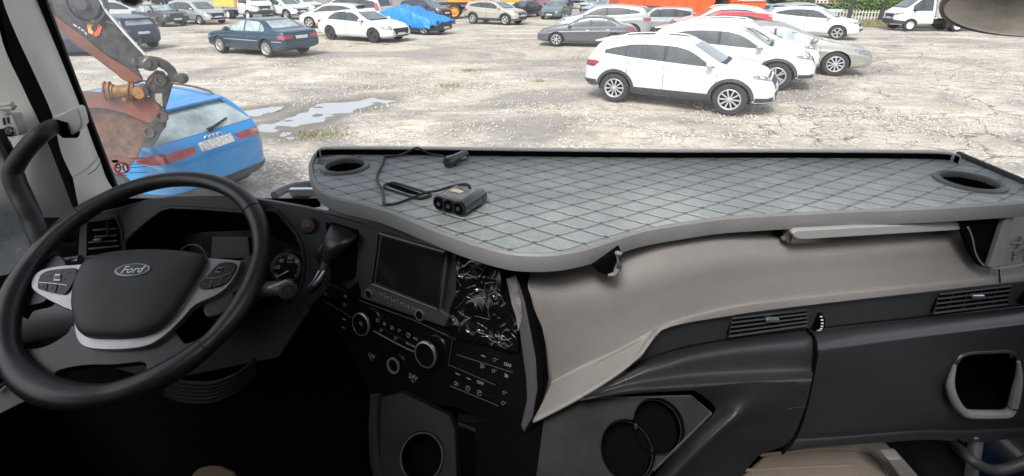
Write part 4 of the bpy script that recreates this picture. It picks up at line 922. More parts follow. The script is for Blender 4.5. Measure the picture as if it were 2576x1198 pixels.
def loft(name, rows, outs, m, par=None, nu=8, nv=8, fn=sur, hole=None, thick=0, outf=None):
    R3 = []
    for i, r in enumerate(rows):
        R3.append(smooth_line([fn(p[0], p[1], (outs[i][j] if isinstance(outs[i], (list, tuple)) else outs[i])) for j, p in enumerate(r)], nu))
    nc = len(R3[0]); cols = [smooth_line([R3[i][j] for i in range(len(R3))], nv) for j in range(nc)]; nr = len(cols[0])
    V = [cols[j][i] for i in range(nr) for j in range(nc)]; FS = []
    for i in range(nr-1):
        for j in range(nc-1):
            f = (i*nc+j, i*nc+j+1, (i+1)*nc+j+1, (i+1)*nc+j)
            if hole and inside(proj(sum((V[q] for q in f), Vector())/4), hole): continue
            FS.append(f)
    k = MB(); k.add(V, FS); o = k.build(name, m, None, fix=False, ang=60)
    me = o.data
    if sum((p.normal.y*p.area for p in me.polygons)) > 0: me.flip_normals()
    if thick: s = o.modifiers.new('t', 'SOLIDIFY'); s.thickness = thick; s.offset = -1
    if par is not None: hold(o, par)
    return o
def inside(p, poly):
    c = False; n = len(poly)
    for i in range(n):
        (x1, y1), (x2, y2) = poly[i], poly[(i+1) % n]
        if (y1 > p[1]) != (y2 > p[1]) and p[0] < (x2-x1)*(p[1]-y1)/(y2-y1)+x1: c = not c
    return c
def z1(x, y): return (x*.4198, y*.4198)
def z4(x, y): return (x*.4451, y*.4451)
def z5(x, y): return (x*.5087, 426.8+y*.5087)
def z6(x, y): return (685.9+x*.5087, 495.4+y*.5087)
def z8(x, y): return (1295.6+x*.497, 685.9+y*.497)
def z2(x, y): return (762.1+x*.2958, 342.9+y*.2958)
def zl(f, l): return [f(*p) for p in l]
# ---- cab shell
cab = empty('truck_cab', 'cab of the lorry the picture is taken from, with grey pillar trim and dusty windscreen', 'lorry cab', (0,1.2,H-1.35))
YW = 1.275
k = MB(); k.box((.1,YW+.03,H-1.05),(2.9,.04,.80)); hold(k.build('front_wall', MVD), cab)
k = MB(); k.box((.1,.2,H-1.40),(2.9,2.4,.04)); hold(k.build('floor', mat("floor_carpet", (.008,.008,.008), .95, bump=.5, bs=150)), cab)
k = MB(); k.box((-1.33,.1,H-.98),(.04,2.6,.84)); hold(k.build('door_left', MVD), cab)
k = MB(); k.box((.1,-1.1,H-.9),(2.9,.04,1.0)); k.box((1.62,.1,H-.98),(.04,2.6,.84)); hold(k.build('rear_wall', MVD), cab)
# roof with an opening added to let light onto the dash, side walls above the sills with window openings
MHL = mat("headliner", (.30,.29,.28), .9)
for c_, sz in (((.1,.76,H+.62),(3.0,1.12,.03)),((.1,-.90,H+.62),(3.0,.50,.03)),((-.9,-.225,H+.62),(1.0,.85,.03)),((1.1,-.225,H+.62),(1.0,.85,.03)),((.1,-1.14,H+.1),(3.0,.03,1.05)),((-1.36,-.6,H+.1),(.03,1.1,1.05)),((1.6,-.6,H+.1),(.03,1.1,1.05))):
    k = MB(); k.box(c_, sz); hold(k.build('headliner_panel', MHL), cab)
# windscreen with rain specks and dust
gm = bpy.data.materials.new("dusty_windscreen"); gm.use_nodes = True; n = gm.node_tree; L = n.links.new; n.nodes.remove(n.nodes["Principled BSDF"])
outn = n.nodes["Material Output"]; tcn = n.nodes.new("ShaderNodeTexCoord"); sx = n.nodes.new("ShaderNodeSeparateXYZ"); L(tcn.outputs["Object"], sx.inputs[0])
tr_ = n.nodes.new("ShaderNodeBsdfTransparent"); tr_.inputs[0].default_value = (.97,.98,.98,1); df = n.nodes.new("ShaderNodeBsdfTranslucent"); df.inputs[0].default_value = (.80,.82,.86,1)
gl_ = n.nodes.new("ShaderNodeBsdfGlossy"); gl_.inputs["Roughness"].default_value = .02; m1 = n.nodes.new("ShaderNodeMixShader"); m2 = n.nodes.new("ShaderNodeMixShader"); m1.inputs[0].default_value = .02
L(tr_.outputs[0], m1.inputs[1]); L(gl_.outputs[0], m1.inputs[2]); L(m1.outputs[0], m2.inputs[1]); L(df.outputs[0], m2.inputs[2]); L(m2.outputs[0], outn.inputs[0])
def nmath(op, a, b=None, clamp=True):
    q = n.nodes.new("ShaderNodeMath"); q.operation = op; q.use_clamp = clamp
    for s, i in ((a,0),(b,1)):
        if s is None: continue
        if isinstance(s, (int,float)): q.inputs[i].default_value = s
        else: L(s, q.inputs[i])
    return q.outputs[0]
def nnoise(sc, det, lo, hi, tgt):
    q = n.nodes.new("ShaderNodeTexNoise"); q.inputs["Scale"].default_value = sc; q.inputs["Detail"].default_value = det; q.inputs["Roughness"].default_value = .65; L(tcn.outputs["Object"], q.inputs["Vector"])
    r = n.nodes.new("ShaderNodeMapRange"); r.inputs[1].default_value = lo; r.inputs[2].default_value = hi; r.inputs[4].default_value = tgt; L(q.outputs["Fac"], r.inputs[0]); return r.outputs[0]
rx = n.nodes.new("ShaderNodeMapRange"); rx.inputs[1].default_value = -.45; rx.inputs[2].default_value = -1.15; rx.inputs[4].default_value = .17; L(sx.outputs[0], rx.inputs[0])
dust = nmath('MULTIPLY', rx.outputs[0], nnoise(2.6, 6, .36, .62, 1.0)); dust = nmath('ADD', dust, nnoise(1.5, 5, .42, .72, .06)); dust = nmath('ADD', dust, .008)
vo = n.nodes.new("ShaderNodeTexVoronoi"); vo.inputs["Scale"].default_value = 150; L(tcn.outputs["Object"], vo.inputs["Vector"])
rr = n.nodes.new("ShaderNodeMapRange"); rr.inputs[1].default_value = .20; rr.inputs[2].default_value = .08; rr.inputs[4].default_value = .32; L(vo.outputs["Distance"], rr.inputs[0])
dust = nmath('ADD', dust, nmath('MULTIPLY', rr.outputs[0], nnoise(3, 4, .48, .62, 1.0))); L(dust, m2.inputs[0])
k = MB(); k.prism([(-1.12,YW,H-.62),(1.60,YW,H-.62),(1.60,YW-.03,H+.55),(-1.12,YW-.03,H+.55)], (0,.005,0)); ws = hold(k.build('windscreen', gm, smooth=False), cab)
MRB2 = mat("window_rubber", (.012,.012,.012), .7)
yw = lambda x, y: ony(x, y, 1.27)
k = MB(); k.prism([yw(*q) for q in [(60,-90),(91,0),(194,258),(254,407),(276,478),(268,520),(330,520),(291.5,467),(113.5,0),(82,-90)]], (0,.006,0)); hold(k.build('windscreen_seal', MRB2), cab)
# left pillar: a real post with depth, grey trim
P_ = lambda x, y, Y: ony(x, y, Y)
rows = [zl(z4, [(-20,-210),(15,0),(95,205),(200,430),(300,662),(345,860),(425,1032)]), zl(z4, [(60,-210),(105,0),(190,190),(300,400),(390,590),(445,800),(500,985)]), zl(z4, [(120,-210),(206,0),(320,275),(437,562),(470,650),(515,780),(566,915)])]
ypl = lambda x, y, o: ony(x, y, o)
loft('pillar_trim', rows, [1.10,1.165,1.255], MGY, cab, 5, 5, fn=ypl)
rows = [zl(z4, [(412,1005),(432,1110),(446,1175)]), zl(z4, [(490,960),(520,1070),(545,1130)]), zl(z4, [(560,890),(598,1000),(637,1066)])]
loft('lower_pillar_trim', rows, [1.092,1.158,1.248], MGY, cab, 5, 5, fn=ypl)
k = MB(); k.tube([ony(*z4(*q), 1.16) for q in [(425,1032),(498,988),(545,955),(567,916)]], .0010, 6); hold(k.build('trim_seam', MGR), cab)
k = MB(); k.prism([ony(*z4(*q), 1.17) for q in [(-60,-100),(15,-60),(95,190),(300,650),(345,855),(450,1190),(640,1065),(640,1300),(300,1300),(-60,500)]], (0,.004,0)); hold(k.build('pillar_gap', MVD), cab)
k = MB(); k.prism([ony(*z4(*q), 1.262) for q in [(-60,-300),(150,-300),(250,0),(440,560),(570,900),(640,1064),(700,1300),(200,1300),(-60,400)]], (0,.003,0)); hold(k.build('pillar_core', MVD), cab)
# door frame and trim on the left
xl = lambda x, y, X=-1.08: onx(x, y, X)
rows = [zl(z4, [(-60,-250),(-30,100),(-20,560),(60,800),(150,1000),(215,1230)]), zl(z4, [(-20,-250),(0,40),(90,480),(160,740),(270,960),(330,1230)]), zl(z4, [(-10,-250),(0,185),(140,520),(245,745),(395,1130),(430,1230)])]
loft('door_frame_trim', rows, [0,0,0], MGY, cab, 6, 5, fn=lambda x, y, o: ony(x, y, 1.04))
dg_ = mat("dusty_side_glass", (.055,.065,.08), .25, 0, .6, .5, var=.8, vs=9, col2=(.16,.17,.18), bump=.3, bs=30)
k = MB(); k.prism([ony(*q, .99) for q in [(-30,330),(0,340),(40,420),(95,540),(100,610),(60,650),(20,690),(-30,700)]], (0,.01,0)); hold(k.build('side_window', dg_), cab)
k = MB(); k.tube([ony(*z4(*q), .985) for q in [(-20,735),(30,840),(95,985),(150,1100),(200,1220)]], .010, 8); hold(k.build('window_seal', MRB2), cab)
# seat belt height clip
Yc = 1.0
k = MB(); k.prism([ony(*z4(*q), Yc) for q in [(-30,650),(72,645),(112,765),(60,777),(20,775),(-30,770)]], (0,.02,0)); cl_ = hold(k.build('curtain_clip', MGY, bevel=.003), cab)
k = MB(); k.tube([ony(*z4(*q), Yc-.01) for q in [(-10,600),(40,592),(68,588),(80,600),(70,612),(30,612),(-10,615)]], .005, 8); k.prism([ony(*z4(*q), Yc-.004) for q in [(-10,615),(25,612),(35,650),(-10,650)]], (0,.01,0)); hold(k.build('hook', MGY), cab)
k = MB(); k.tube([ony(*z4(48+26*math.cos(t), 742+24*math.sin(t)), Yc-.003) for t in [i/18*6.283 for i in range(18)]], .0014, 6, closed=True); k.prism([ony(*z4(*q), Yc-.002) for q in [(12,668),(20,666),(28,706),(18,708)]], (0,.003,0)); k.prism([ony(*z4(*q), Yc-.002) for q in [(36,664),(43,663),(50,700),(43,702)]], (0,.003,0)); hold(k.build('clip_mark', MBP), cab)
# grab handle with cover
k = MB(); pts = smooth_line([ony(*z4(*q), Y) for q, Y in [((372,718),1.10),((335,716),1.07),((290,722),1.03),((235,758),1.0),((165,825),.99),((108,900),.985),((74,965),.98),((76,1020),.975),((105,1095),.97),((150,1180),.96),((185,1250),.955),((230,1360),.94),((290,1480),.93)]], 5)
k.tube(pts, .0165, 14); hold(k.build('grab_handle', mat("handle_rubber", (.022,.023,.025), .5, 0, .5, var=.2, vs=20, bump=.4, bs=300)), cab)
k = MB(); k.prism([ony(*z4(*q), 1.04) for q in [(292,662),(345,648),(392,622),(428,608),(444,622),(456,660),(467,708),(440,746),(405,764),(356,776),(346,752),(376,722),(368,700),(330,684),(296,680)]], (-.01,.03,0)); hold(k.build('handle_cover', MGY, bevel=.008, ang=60), cab)
k = MB(); k.lathe(ony(*z4(352,716), 1.055), (.9,.35,0), [(.0,0),(.024,0),(.026,.02)], 18, cap=False); hold(k.build('handle_socket', MVD), cab)
# 90 sticker inside the glass
def backlit(name, col):
    m = bpy.data.materials.new(name); m.use_nodes = True; n_ = m.node_tree; n_.nodes.remove(n_.nodes["Principled BSDF"]); t_ = n_.nodes.new("ShaderNodeBsdfTranslucent"); t_.inputs[0].default_value = (*col, 1)
    x_ = n_.nodes.new("ShaderNodeBsdfTransparent"); mx = n_.nodes.new("ShaderNodeMixShader"); mx.inputs[0].default_value = .6; n_.links.new(x_.outputs[0], mx.inputs[1]); n_.links.new(t_.outputs[0], mx.inputs[2]); n_.links.new(mx.outputs[0], n_.nodes["Material Output"].inputs[0]); return m
MST = backlit("sticker_white", (.75,.72,.72)); MSR = backlit("sticker_ring", (.80,.05,.10))
sy = lambda x, y, d=0: ony(*z1(x, y), 1.335-d)
k = MB(); k.add([sy(732+40*math.cos(t), 1008+31*math.sin(t)) for t in [i/28*6.283 for i in range(28)]], [tuple(range(28))]); st = hold(k.build('speed_sticker', MST, smooth=False), cab); st['label'] = 'round white and red 90 sticker'
k = MB(); k.tube([sy(732+41*math.cos(t), 1008+32*math.sin(t), .001) for t in [i/36*6.283 for i in range(36)]], .0028, 6, closed=True); hold(k.build('sticker_ring', MSR), cab)
FR = lambda p, s=1: Matrix.Translation(p) @ Matrix(((1,0,0,0),(0,0,-1,0),(0,1,0,0),(0,0,0,1)))
text('90', .037, FR(sy(732,1010,.003)), M['ink'], 'sticker_number', cab, .0003)
k = MB(); k.lathe(sy(690,967,.001), (0,-1,0), [(.0045,0),(.0045,.0006),(0,.0006)], 20, cap=False, sx=2.2); k.prism([sy(730,1050),(sy(760,1050)),sy(760,1054),sy(730,1054)], (0,.0005,0))
for i, (a, b2, y) in enumerate(((780,858,945),(800,880,968),(780,870,982),(775,880,1000),(772,885,1032))): k.prism([sy(a,y+4),sy(b2,y-2),sy(b2,y+1),sy(a,y+7)], (0,.0004,0))
hold(k.build('sticker_print', M['ink'], smooth=False), cab)
# mirror bracket nub at the top edge
k = MB(); k.lathe(ony(327,-2,1.2), (0,-.4,-1), [(.02,-.03),(.022,0),(.012,.012),(0,.014)], 8, cap=False); hold(k.build('sensor_nub', MBP), cab)
# ================================================================ dashboard
dash = empty('dashboard', 'black and beige lorry dashboard with screen, vents and cup holders', 'dashboard', (.2,1.1,H-1.3))
A0 = ony(960.6, 592, .93); CON = Pl(A0, Vector((-.51,-.86,.25)))
con = lambda x, y, o=0: CON.at(x, y, o)
LP = Pl(con(813,533.5), Vector((-.06,-1,.30))); lp = lambda x, y, o=0: LP.at(x, y, o)
nC = -CON.n*.02; nL = -LP.n*.02
def cpoly(nm, pts, th, m, off=0, par=None, fn=con, N_=None, f=z6, **k_):
    N_ = N_ or CON.n
    k = MB(); k.prism([fn(*f(*p), off) for p in pts], -N_*th); o = k.build(nm, m, None, **k_); return hold(o, par or dash)
# top of the dash going to the windscreen
top_edge = [(180,560),(240,535),(300,523),(366,503),(432,495.5),(509,493),(600,495.5),(646,500.6),(762,521),(813,533.5)]
rowA = [lp(*p, -.004) for p in top_edge] + [con(*p, -.004) for p in [(915,561.5),(966,579),(1154,638),(1290,676)]]
k = MB(); V = rowA + [Vector((p.x*1.02, YW-.01, H-.64 if p.x < -.36 else p.z-.04)) for p in rowA]; n_ = len(rowA); k.add(V, [(i, i+1, n_+i+1, n_+i) for i in range(n_-1)]); hold(k.build('dash_top', mat("dash_top_plastic", (.17,.155,.14), .7, 0, .3, var=.3, vs=5, bump=.3, bs=200)), dash)
# main instrument fascia with hole for the binnacle
bino = zl(z5, [(618,395),(624,350),(665,305),(730,250),(800,198),(850,186),(1000,192),(1200,208)]) + zl(z6, [(20,70),(80,140),(118,190),(145,250),(158,320),(152,400),(135,460),(60,520)]) + zl(z5, [(1300,700),(1000,760),(700,700)])
fas = [(p[0], p[1]) for p in top_edge[1:]] + zl(z6, [(265,92),(300,120),(300,420),(250,480)]) + [(790,760),(700,900),(400,960),(200,900),(190,700),(205,600)]
plate('fascia', fas, [bino], lambda x, y: lp(x, y), -LP.n*.02, MDP, dash, smooth=True, bevel=.002)
k = MB(); k.tube([lp(x, y, .001) for x, y in bino[:16]], .0045, 8); hold(k.build('binnacle_rim', MBP), dash)
k = MB(); V = [lp(*p) for p in bino]; N_ = len(V); k.add(V + [v - LP.n*.13 for v in V], [(i, (i+1) % N_, (i+1) % N_+N_, i+N_) for i in range(N_)]); hold(k.build('binnacle_wall', MVD, fix=False), dash)
ic = Pl(lp(600,620) - LP.n*.105, LP.n); icf = lambda x, y, o=0: ic.at(x, y, o)
k = MB(); k.prism([icf(*p) for p in [(280,500),(800,500),(830,800),(280,800)]], -LP.n*.01); hold(k.build('cluster_backing', MVD), dash)
clu = cpoly('instrument_cluster', [(830,380),(900,330),(1000,310),(1240,300),(1330,330),(1500,390),(1510,560),(1400,640),(1000,640),(830,560)], .01, mat("cluster_face", (.010,.011,.012), .25, 0, .5, .2, var=.4, vs=9), .004, fn=icf, N_=LP.n, f=z5)
cpoly('display', [(1050,332),(1225,335),(1235,438),(1042,438)], .002, mat("lcd_grey", (.11,.10,.10), .3, 0, .5, .2, var=.25, vs=8), .012, fn=icf, N_=LP.n, f=z5, par=dash)
gc = icf(*z6(70,347), .01); gr = (icf(*z6(-3,347), .01) - gc).length
k = MB(); k.lathe(gc, LP.n, [(gr*1.0,0),(gr*1.02,.006),(gr*.96,.006),(gr*.95,.001)], 48, cap=False); ga = hold(k.build('speedometer', MSL), dash)
k = MB(); k.lathe(gc, LP.n, [(gr*.95,.001),(0,.001)], 48, cap=False); hold(k.build('dial_face', mat("dial_black", (.008,.009,.010), .35)), dash)
uL = Vector((1,0,0)); uL = (uL - LP.n*uL.dot(LP.n)).normalized(); vL = LP.n.cross(uL)
def bas(p, u, v, w): return Matrix(((u.x,v.x,w.x,p.x),(u.y,v.y,w.y,p.y),(u.z,v.z,w.z,p.z),(0,0,0,1)))
for s, q in (('0',(17,390)),('20',(24,348)),('40',(42,316)),('60',(85,301)),('80',(121,319))):
    text(s, .0125, bas(icf(*z6(*q), .013), uL, vL, LP.n), MWH, 'dial_number', dash, .0002, .1)
text('km/h', .007, bas(icf(*z6(85,322), .013), uL, vL, LP.n), MWH, 'dial_number', dash, .0002)
k = MB()
for i in range(25):
    t = R(212 - i*10.5); d = uL*math.cos(t) + vL*math.sin(t); s_ = d.cross(LP.n); a_ = gr*(.82 if i % 3 else .76); k.prism([gc+LP.n*.004+d*a_-s_*.0005, gc+LP.n*.004+d*gr*.9-s_*.0005, gc+LP.n*.004+d*gr*.9+s_*.0005, gc+LP.n*.004+d*a_+s_*.0005], LP.n*.0004)
hold(k.build('dial_tick', MWH, smooth=False), dash)
cpoly('needle', [(74,363),(78,369),(22,398),(20,394)], .001, MWH, .016, fn=icf, N_=LP.n)
c2 = icf(*z5(960,440), .008); k = MB(); k.lathe(c2, LP.n, [(gr*.97,0),(gr,.006),(gr*.94,.006)], 40, cap=False); hold(k.build('rev_counter', MSL), dash)
# left air vent
vq = [(430,262),(560,244),(582,290),(596,400),(590,450),(425,470)]
cpoly('vent_frame', [(395,240),(575,225),(600,290),(612,420),(600,480),(380,520)], .01, MBP, .004, fn=lp, N_=LP.n, f=z5, bevel=.002)
va = cpoly('air_vent', vq, .004, MVD, .006, fn=lp, N_=LP.n, f=z5)
k = MB()
for (xa, ya, xb, yb) in ((462,300,572,292),(470,332,578,326),(440,392,588,378),(432,432,590,412),(440,360,580,352)): k.tube([lp(*z5(xa,ya), .010), lp(*z5(xb,yb), .010)], .0022, 6)
k.tube([lp(*z5(527,258), .012), lp(*z5(533,330), .012)], .0016, 6); hold(k.build('slat', MDP), dash)
k = MB(); k.box(lp(*z5(485,349), .016), (.016,.008,.007)); hold(k.build('vent_tab', MSL, bevel=.001), dash)
# hazard button
hz = lp(*z6(184,140), 0); k = MB(); k.lathe(hz, LP.n, [(.0175,0),(.0175,.006),(.014,.011),(.008,.0125),(0,.013)], 30, cap=False); hold(k.build('hazard_button', MDP), dash)
k = MB(); k.prism([lp(*z6(*q), .0135) for q in [(177,128),(188,150),(168,150)]], LP.n*.0006); hold(k.build('hazard_mark', mat("hazard_red", (.35,.02,.02), .5)), dash)
# console fascia, towards the driver
cpoly('console_fascia', [(200,55),(250,80),(450,133),(550,165),(920,280),(1192,356),(1214,420),(1242,640),(1252,900),(1256,1000),(1240,1168),(1100,1110),(900,1040),(700,1010),(500,1000),(380,760),(200,480)], .03, MGL, -.004)
cpoly('console_frame', [(250,82),(450,136),(550,168),(920,283),(925,300),(915,560),(870,650),(700,590),(440,500),(420,420),(380,460),(280,420)], .01, MBP, .002, bevel=.003)
cpoly('shifter_recess', [(262,130),(300,128),(418,165),(422,200),(405,400),(330,430),(290,420)], .004, MVD, .0045)
bz = cpoly('infotainment', [(522,178),(700,224),(851,270),(866,300),(832,560),(876,590),(850,648),(440,505),(428,480),(498,418)], .014, MDP, .012, bevel=.004)
scn = [(540,192),(842,280),(812,546),(506,424)]
cpoly('screen', scn, .001, MSC, .0135, par=dash, bevel=.0004)
k = MB(); P = [con(*z6(*p), .0128) for p in [(528,180),(850,272),(818,556),(494,430)]]; k.tube(P, .0022, 6, closed=True); hold(k.build('screen_surround', MGL), dash)
uC = Vector((0,0,1)).cross(CON.n).normalized(); vC = CON.n.cross(uC)
def knob(p, r, h, nm, ring=MSL, cap_=MGL, fat=.12):
    c_ = con(*z6(*p), .008); k = MB(); k.lathe(c_, CON.n, [(r*1.05,0),(r*1.05,h*.8),(r*.98,h),(r*(1-fat),h*1.02),(r*(1-fat*1.2),h*.9)], 40, cap=False); a = hold(k.build(nm, ring), dash)
    k = MB(); k.lathe(c_, CON.n, [(r*(1-fat),h*.95),(r*.8,h*.93),(0,h*.93)], 40, cap=False); hold(k.build('knob_face', cap_), dash); return c_
knob((485,478), .0100, .007, 'knob', fat=.2); knob((736,580), .0105, .007, 'knob', fat=.2)
knob((442,628), .0225, .005, 'knob', fat=.07); knob((762,777), .0235, .006, 'knob', fat=.08)
k = MB(); c_ = con(*z6(600,833), .002); k.lathe(c_, CON.n, [(.0155,0),(.0155,.004),(.0125,.004),(.0115,-.002)], 36, cap=False); hold(k.build('power_socket', mat("socket_ring", (.30,.27,.24), .35, .6)), dash)
k = MB(); k.lathe(c_, CON.n, [(.0120,.001),(0,.001)], 30, cap=False); hold(k.build('socket_hole', MVD), dash)
k = MB(); c_ = lp(*z6(148,556), .004); k.lathe(c_, LP.n, [(.016,0),(.016,.004),(.010,.004),(.009,0),(0,0)], 30, cap=False); hold(k.build('ignition_ring', MDP), dash)
def ctext(s, p, sz, m=MWH, off=.002): return text(s, sz, bas(con(*z6(*p), off), uC, vC, CON.n), m, 'printed_mark', dash, .0002)
ctext('12V', (488,787), .0125, MDIM); ctext('15A', (487,805), .005, MDIM); ctext('24V', (694,893), .0135, MDIM); ctext('10A', (692,913), .005, MDIM)
ctext('OFF', (1162,832), .0085, MDIM); ctext('OFF', (1027,921), .0085, MDIM); ctext('VOL', (537,482), .0058, MDIM, .013); ctext('TUNE', (709,557), .0058, MDIM, .013); ctext('KG', (568,497), .0058, MDIM, .013); ctext('D4', (637,527), .0058, MDIM, .013); ctext('NG', (602,514), .0058, MDIM, .013); ctext('SD', (672,543), .0058, MDIM, .013)
ctext('MAX A/C', (683,733), .006, MDIM); ctext('A/C', (707,702), .0065, MDIM); ctext('R2', (436,628), .008, MDIM, .0235)
def icon(p, kind, s=.0045):
    k = MB(); c_ = con(*z6(*p), .0022)
    q = lambda a, b: c_ + uC*a*s + vC*b*s
    if kind == 0: k.tube([q(math.cos(t), math.sin(t)) for t in [i/10*6.283 for i in range(10)]], .0004, 4, closed=True); k.tube([q(-.3,0), q(.5,.3)], .0004, 4)
    elif kind == 1: [k.tube([q(-.8,b), q(.8,b*.6)], .00045, 4) for b in (-.6,0,.6)]
    elif kind == 2: k.prism([q(-1,.1), q(1,.1), q(1,-.25), q(-1,-.25)], CON.n*.0003)
    elif kind == 3: k.tube([q(-1,-.6), q(-1,.6), q(.2,.6), q(1,0), q(.2,-.6)], .0004, 4, closed=True); k.tube([q(-.4,-.9), q(.2,.9)], .0004, 4)
    elif kind == 4: k.tube([q(-.9,.2), q(0,.9), q(.3,-.2), q(-.6,-.8)], .0004, 4, closed=True); k.tube([q(.4,.3), q(1,.8)], .0004, 4)
    hold(k.build('switch_icon', MDIM, smooth=False), dash)
for p, t in (((1100,808),4),((1038,838),3),((1095,862),4),((1155,885),1),((1042,786),2),((915,875),2),((970,899),2),((910,925),3),((965,948),0),((1022,970),0),((1147,970),4),((1142,1022),4),((520,612),3),((553,628),1),((592,648),3),((627,662),4),((670,684),0),((537,662),4),((610,700),4),((262,480),3),((360,492),1),((358,535),3),((352,604),2),((350,646),2)): icon(p, t)
k = MB()
for x in (555,587,620,655,690): k.box(con(*z6(x, 492+(x-555)*.42), .0135), (.0006,.0006,.013))
hold(k.build('button_divider', MDIM), dash)
k = MB(); k.tube(smooth_line([con(*z6(*p), .004) for p in [(500,662),(560,696),(630,733),(690,762),(716,765)]], 4), .0016, 6); hold(k.build('silver_strip', M['alloyd']), dash); k = MB(); k.tube([con(*z6(*p), .003) for p in [(878,935),(1000,985),(1118,1035)]], .0008, 5); hold(k.build('silver_strip', M['alloyd']), dash)
k = MB()
for (a, b2) in (((850,-1),(905,700)),):
    k.tube([con(*z6(*p), .001) for p in [(430,512),(700,610),(905,705)]], .0012, 6)
for l in ([(205,490),(300,540),(395,600)], [(270,425),(330,450),(368,470)], [(880,600),(890,700),(870,830),(1100,930)], [(985,560),(1180,640)], [(910,780),(1190,870)]): k.tube([con(*z6(*p), .0008) for p in l], .0009, 5)
hold(k.build('panel_joint', MDP), dash)
# edge trims between console and beige panel
cpoly('edge_trim', [(1155,408),(1210,404),(1245,520),(1300,800),(1308,950),(1285,1090),(1240,1170),(1225,1130),(1255,1000),(1250,900),(1215,640)], .03, mat("gunmetal_trim", (.11,.105,.12), .35, .3, .5, var=.15, vs=8), .012, bevel=.003)
cpoly('edge_seal', [(1190,352),(1232,366),(1272,500),(1322,750),(1338,930),(1292,1105),(1275,1150),(1238,1172),(1285,1090),(1308,950),(1300,800),(1245,520),(1210,405)], .02, MVD, .010)
cpoly('torn_film', [(1156,405),(1205,402),(1212,440),(1228,520),(1236,600),(1214,665),(1205,600),(1180,520),(1168,460)], .002, mat('torn_film', (.30,.28,.31), .3, 0, .6, .6, var=.7, vs=45), .0145)
# crumpled clear film over the switches
k = MB(); fl = [(905,285),(1120,345),(1140,500),(1215,640),(1212,770),(1100,745),(870,690),(875,560),(905,480)]
fl = [z6(*p) for p in fl]; NU = 110; V = []; FS = []; idx = {}
for i in range(NU):
    for j in range(NU):
        px = fl[6][0] + (fl[3][0]-fl[6][0]+4)*i/(NU-1); py = fl[0][1] + (fl[4][1]-fl[0][1]+4)*j/(NU-1)
        h_ = .005*noise.noise(Vector((px*.03, py*.02, 1))) + .0022*(1-min(1, abs(noise.noise(Vector((px*.04+py*.012, py*.03, 1))))*9))
        idx[i, j] = len(V); V.append(con(px, py, .008 + h_))
for i in range(NU-1):
    for j in range(NU-1):
        c_ = proj((V[idx[i,j]]+V[idx[i+1,j+1]])/2)
        if inside(c_, fl): FS.append((idx[i,j], idx[i+1,j], idx[i+1,j+1], idx[i,j+1]))
k.add(V, FS); fo = k.build('crumpled_film', mat("crumpled_plastic_film", (.005,.005,.006), .16, 0, .5, .3, bump=.1, bs=45), None, fix=False, ang=80)
if sum(p.normal.y*p.area for p in fo.data.polygons) > 0: fo.data.flip_normals()
fb = BVHTree.FromPolygons([v.co for v in fo.data.vertices], [tuple(p.vertices) for p in fo.data.polygons])
k = MB(); random.seed(21)
for _ in range(62):
    cx_, cy_ = random.choice(((1000,330),(1020,350),(985,480),(1030,500),(1050,470),(935,560),(960,610),(1000,650),(1060,700),(1150,720),(1090,430),(1170,560),(985,350),(940,360),(1160,690)))
    x_, y_ = cx_+random.gauss(0,30), cy_+random.gauss(0,26); a_ = random.gauss(.3,.45) + (1.4 if random.random() < .3 else 0); L_ = random.uniform(24,105); kv = random.uniform(-.03,.03); P = []
    for t_ in range(7):
        if not inside(z6(x_, y_), fl): break
        h_ = fb.ray_cast(O, ray(*z6(x_, y_)))[0]
        if h_ is None: break
        P.append(h_ + CON.n*.0012); x_ += math.cos(a_)*L_/6; y_ += math.sin(a_)*L_/6; a_ += kv*6
    if len(P) > 3: k.tube(P, [.0002]+[random.uniform(.0002,.0008)]*(len(P)-2)+[.0002], 4)
cr_ = k.build('crease_glint', mat("film_crease_glint", (.13,.135,.135), .25, 0, .8, .8, var=.7, vs=60)); cr_.parent = fo; cr_['kind'] = 'stuff'  # pale strokes stand in for highlights along the film's wrinkles
tag(fo, 'crumpled clear plastic film stuck over the switches right of the screen', 'plastic film')
# beige passenger panel
rows = [[(1300,672),(1400,668),(1520,645),(1640,608),(1740,590),(1850,578),(2031,564),(2339,548),(2620,538)],
 [(1334,740),(1425,745),(1535,725),(1640,690),(1740,665),(1850,645),(2031,630),(2339,605),(2620,590)],
 [(1356,850),(1447,850),(1548,815),(1640,765),(1737,735),(1850,712),(2031,692),(2339,662),(2620,645)],
 [(1369,970),(1452,927),(1550,880),(1628,838),(1690,806),(1848,762),(2031,738),(2339,706),(2620,680)],
 [(1366,978),(1450,935),(1550,888),(1628,846),(1686,812),(1847,775),(2031,752),(2339,720),(2620,692)],
 [(1340,1062),(1445,1008),(1535,952),(1590,912),(1664,831),(1845,794),(2031,769),(2339,734),(2620,702)]]
loft('beige_panel', rows, [-.04,.0,.012,.02,.024,[.07,.07,.065,.055,.03,.026,.026,.026,.026]], MBG, dash, 6, 6, thick=.006)
k = MB(); k.tube([sur(*z8(*p), .0265) for p in [(2440,-60),(2450,-10),(2456,50)]], .0016, 6); hold(k.build('trim_seam', M['seam']), dash)
vb = [[(1572,926),(1620,884),(1660,836),(1718,815),(1842,794),(2031,769),(2339,734),(2620,702)], [(1580,932),(1619,908),(1680,888),(1743,872),(1880,849),(2031,832),(2339,797),(2620,764)]]
loft('vent_band', vb, [.016,.004], MDP, dash, 8, 6, thick=.006)
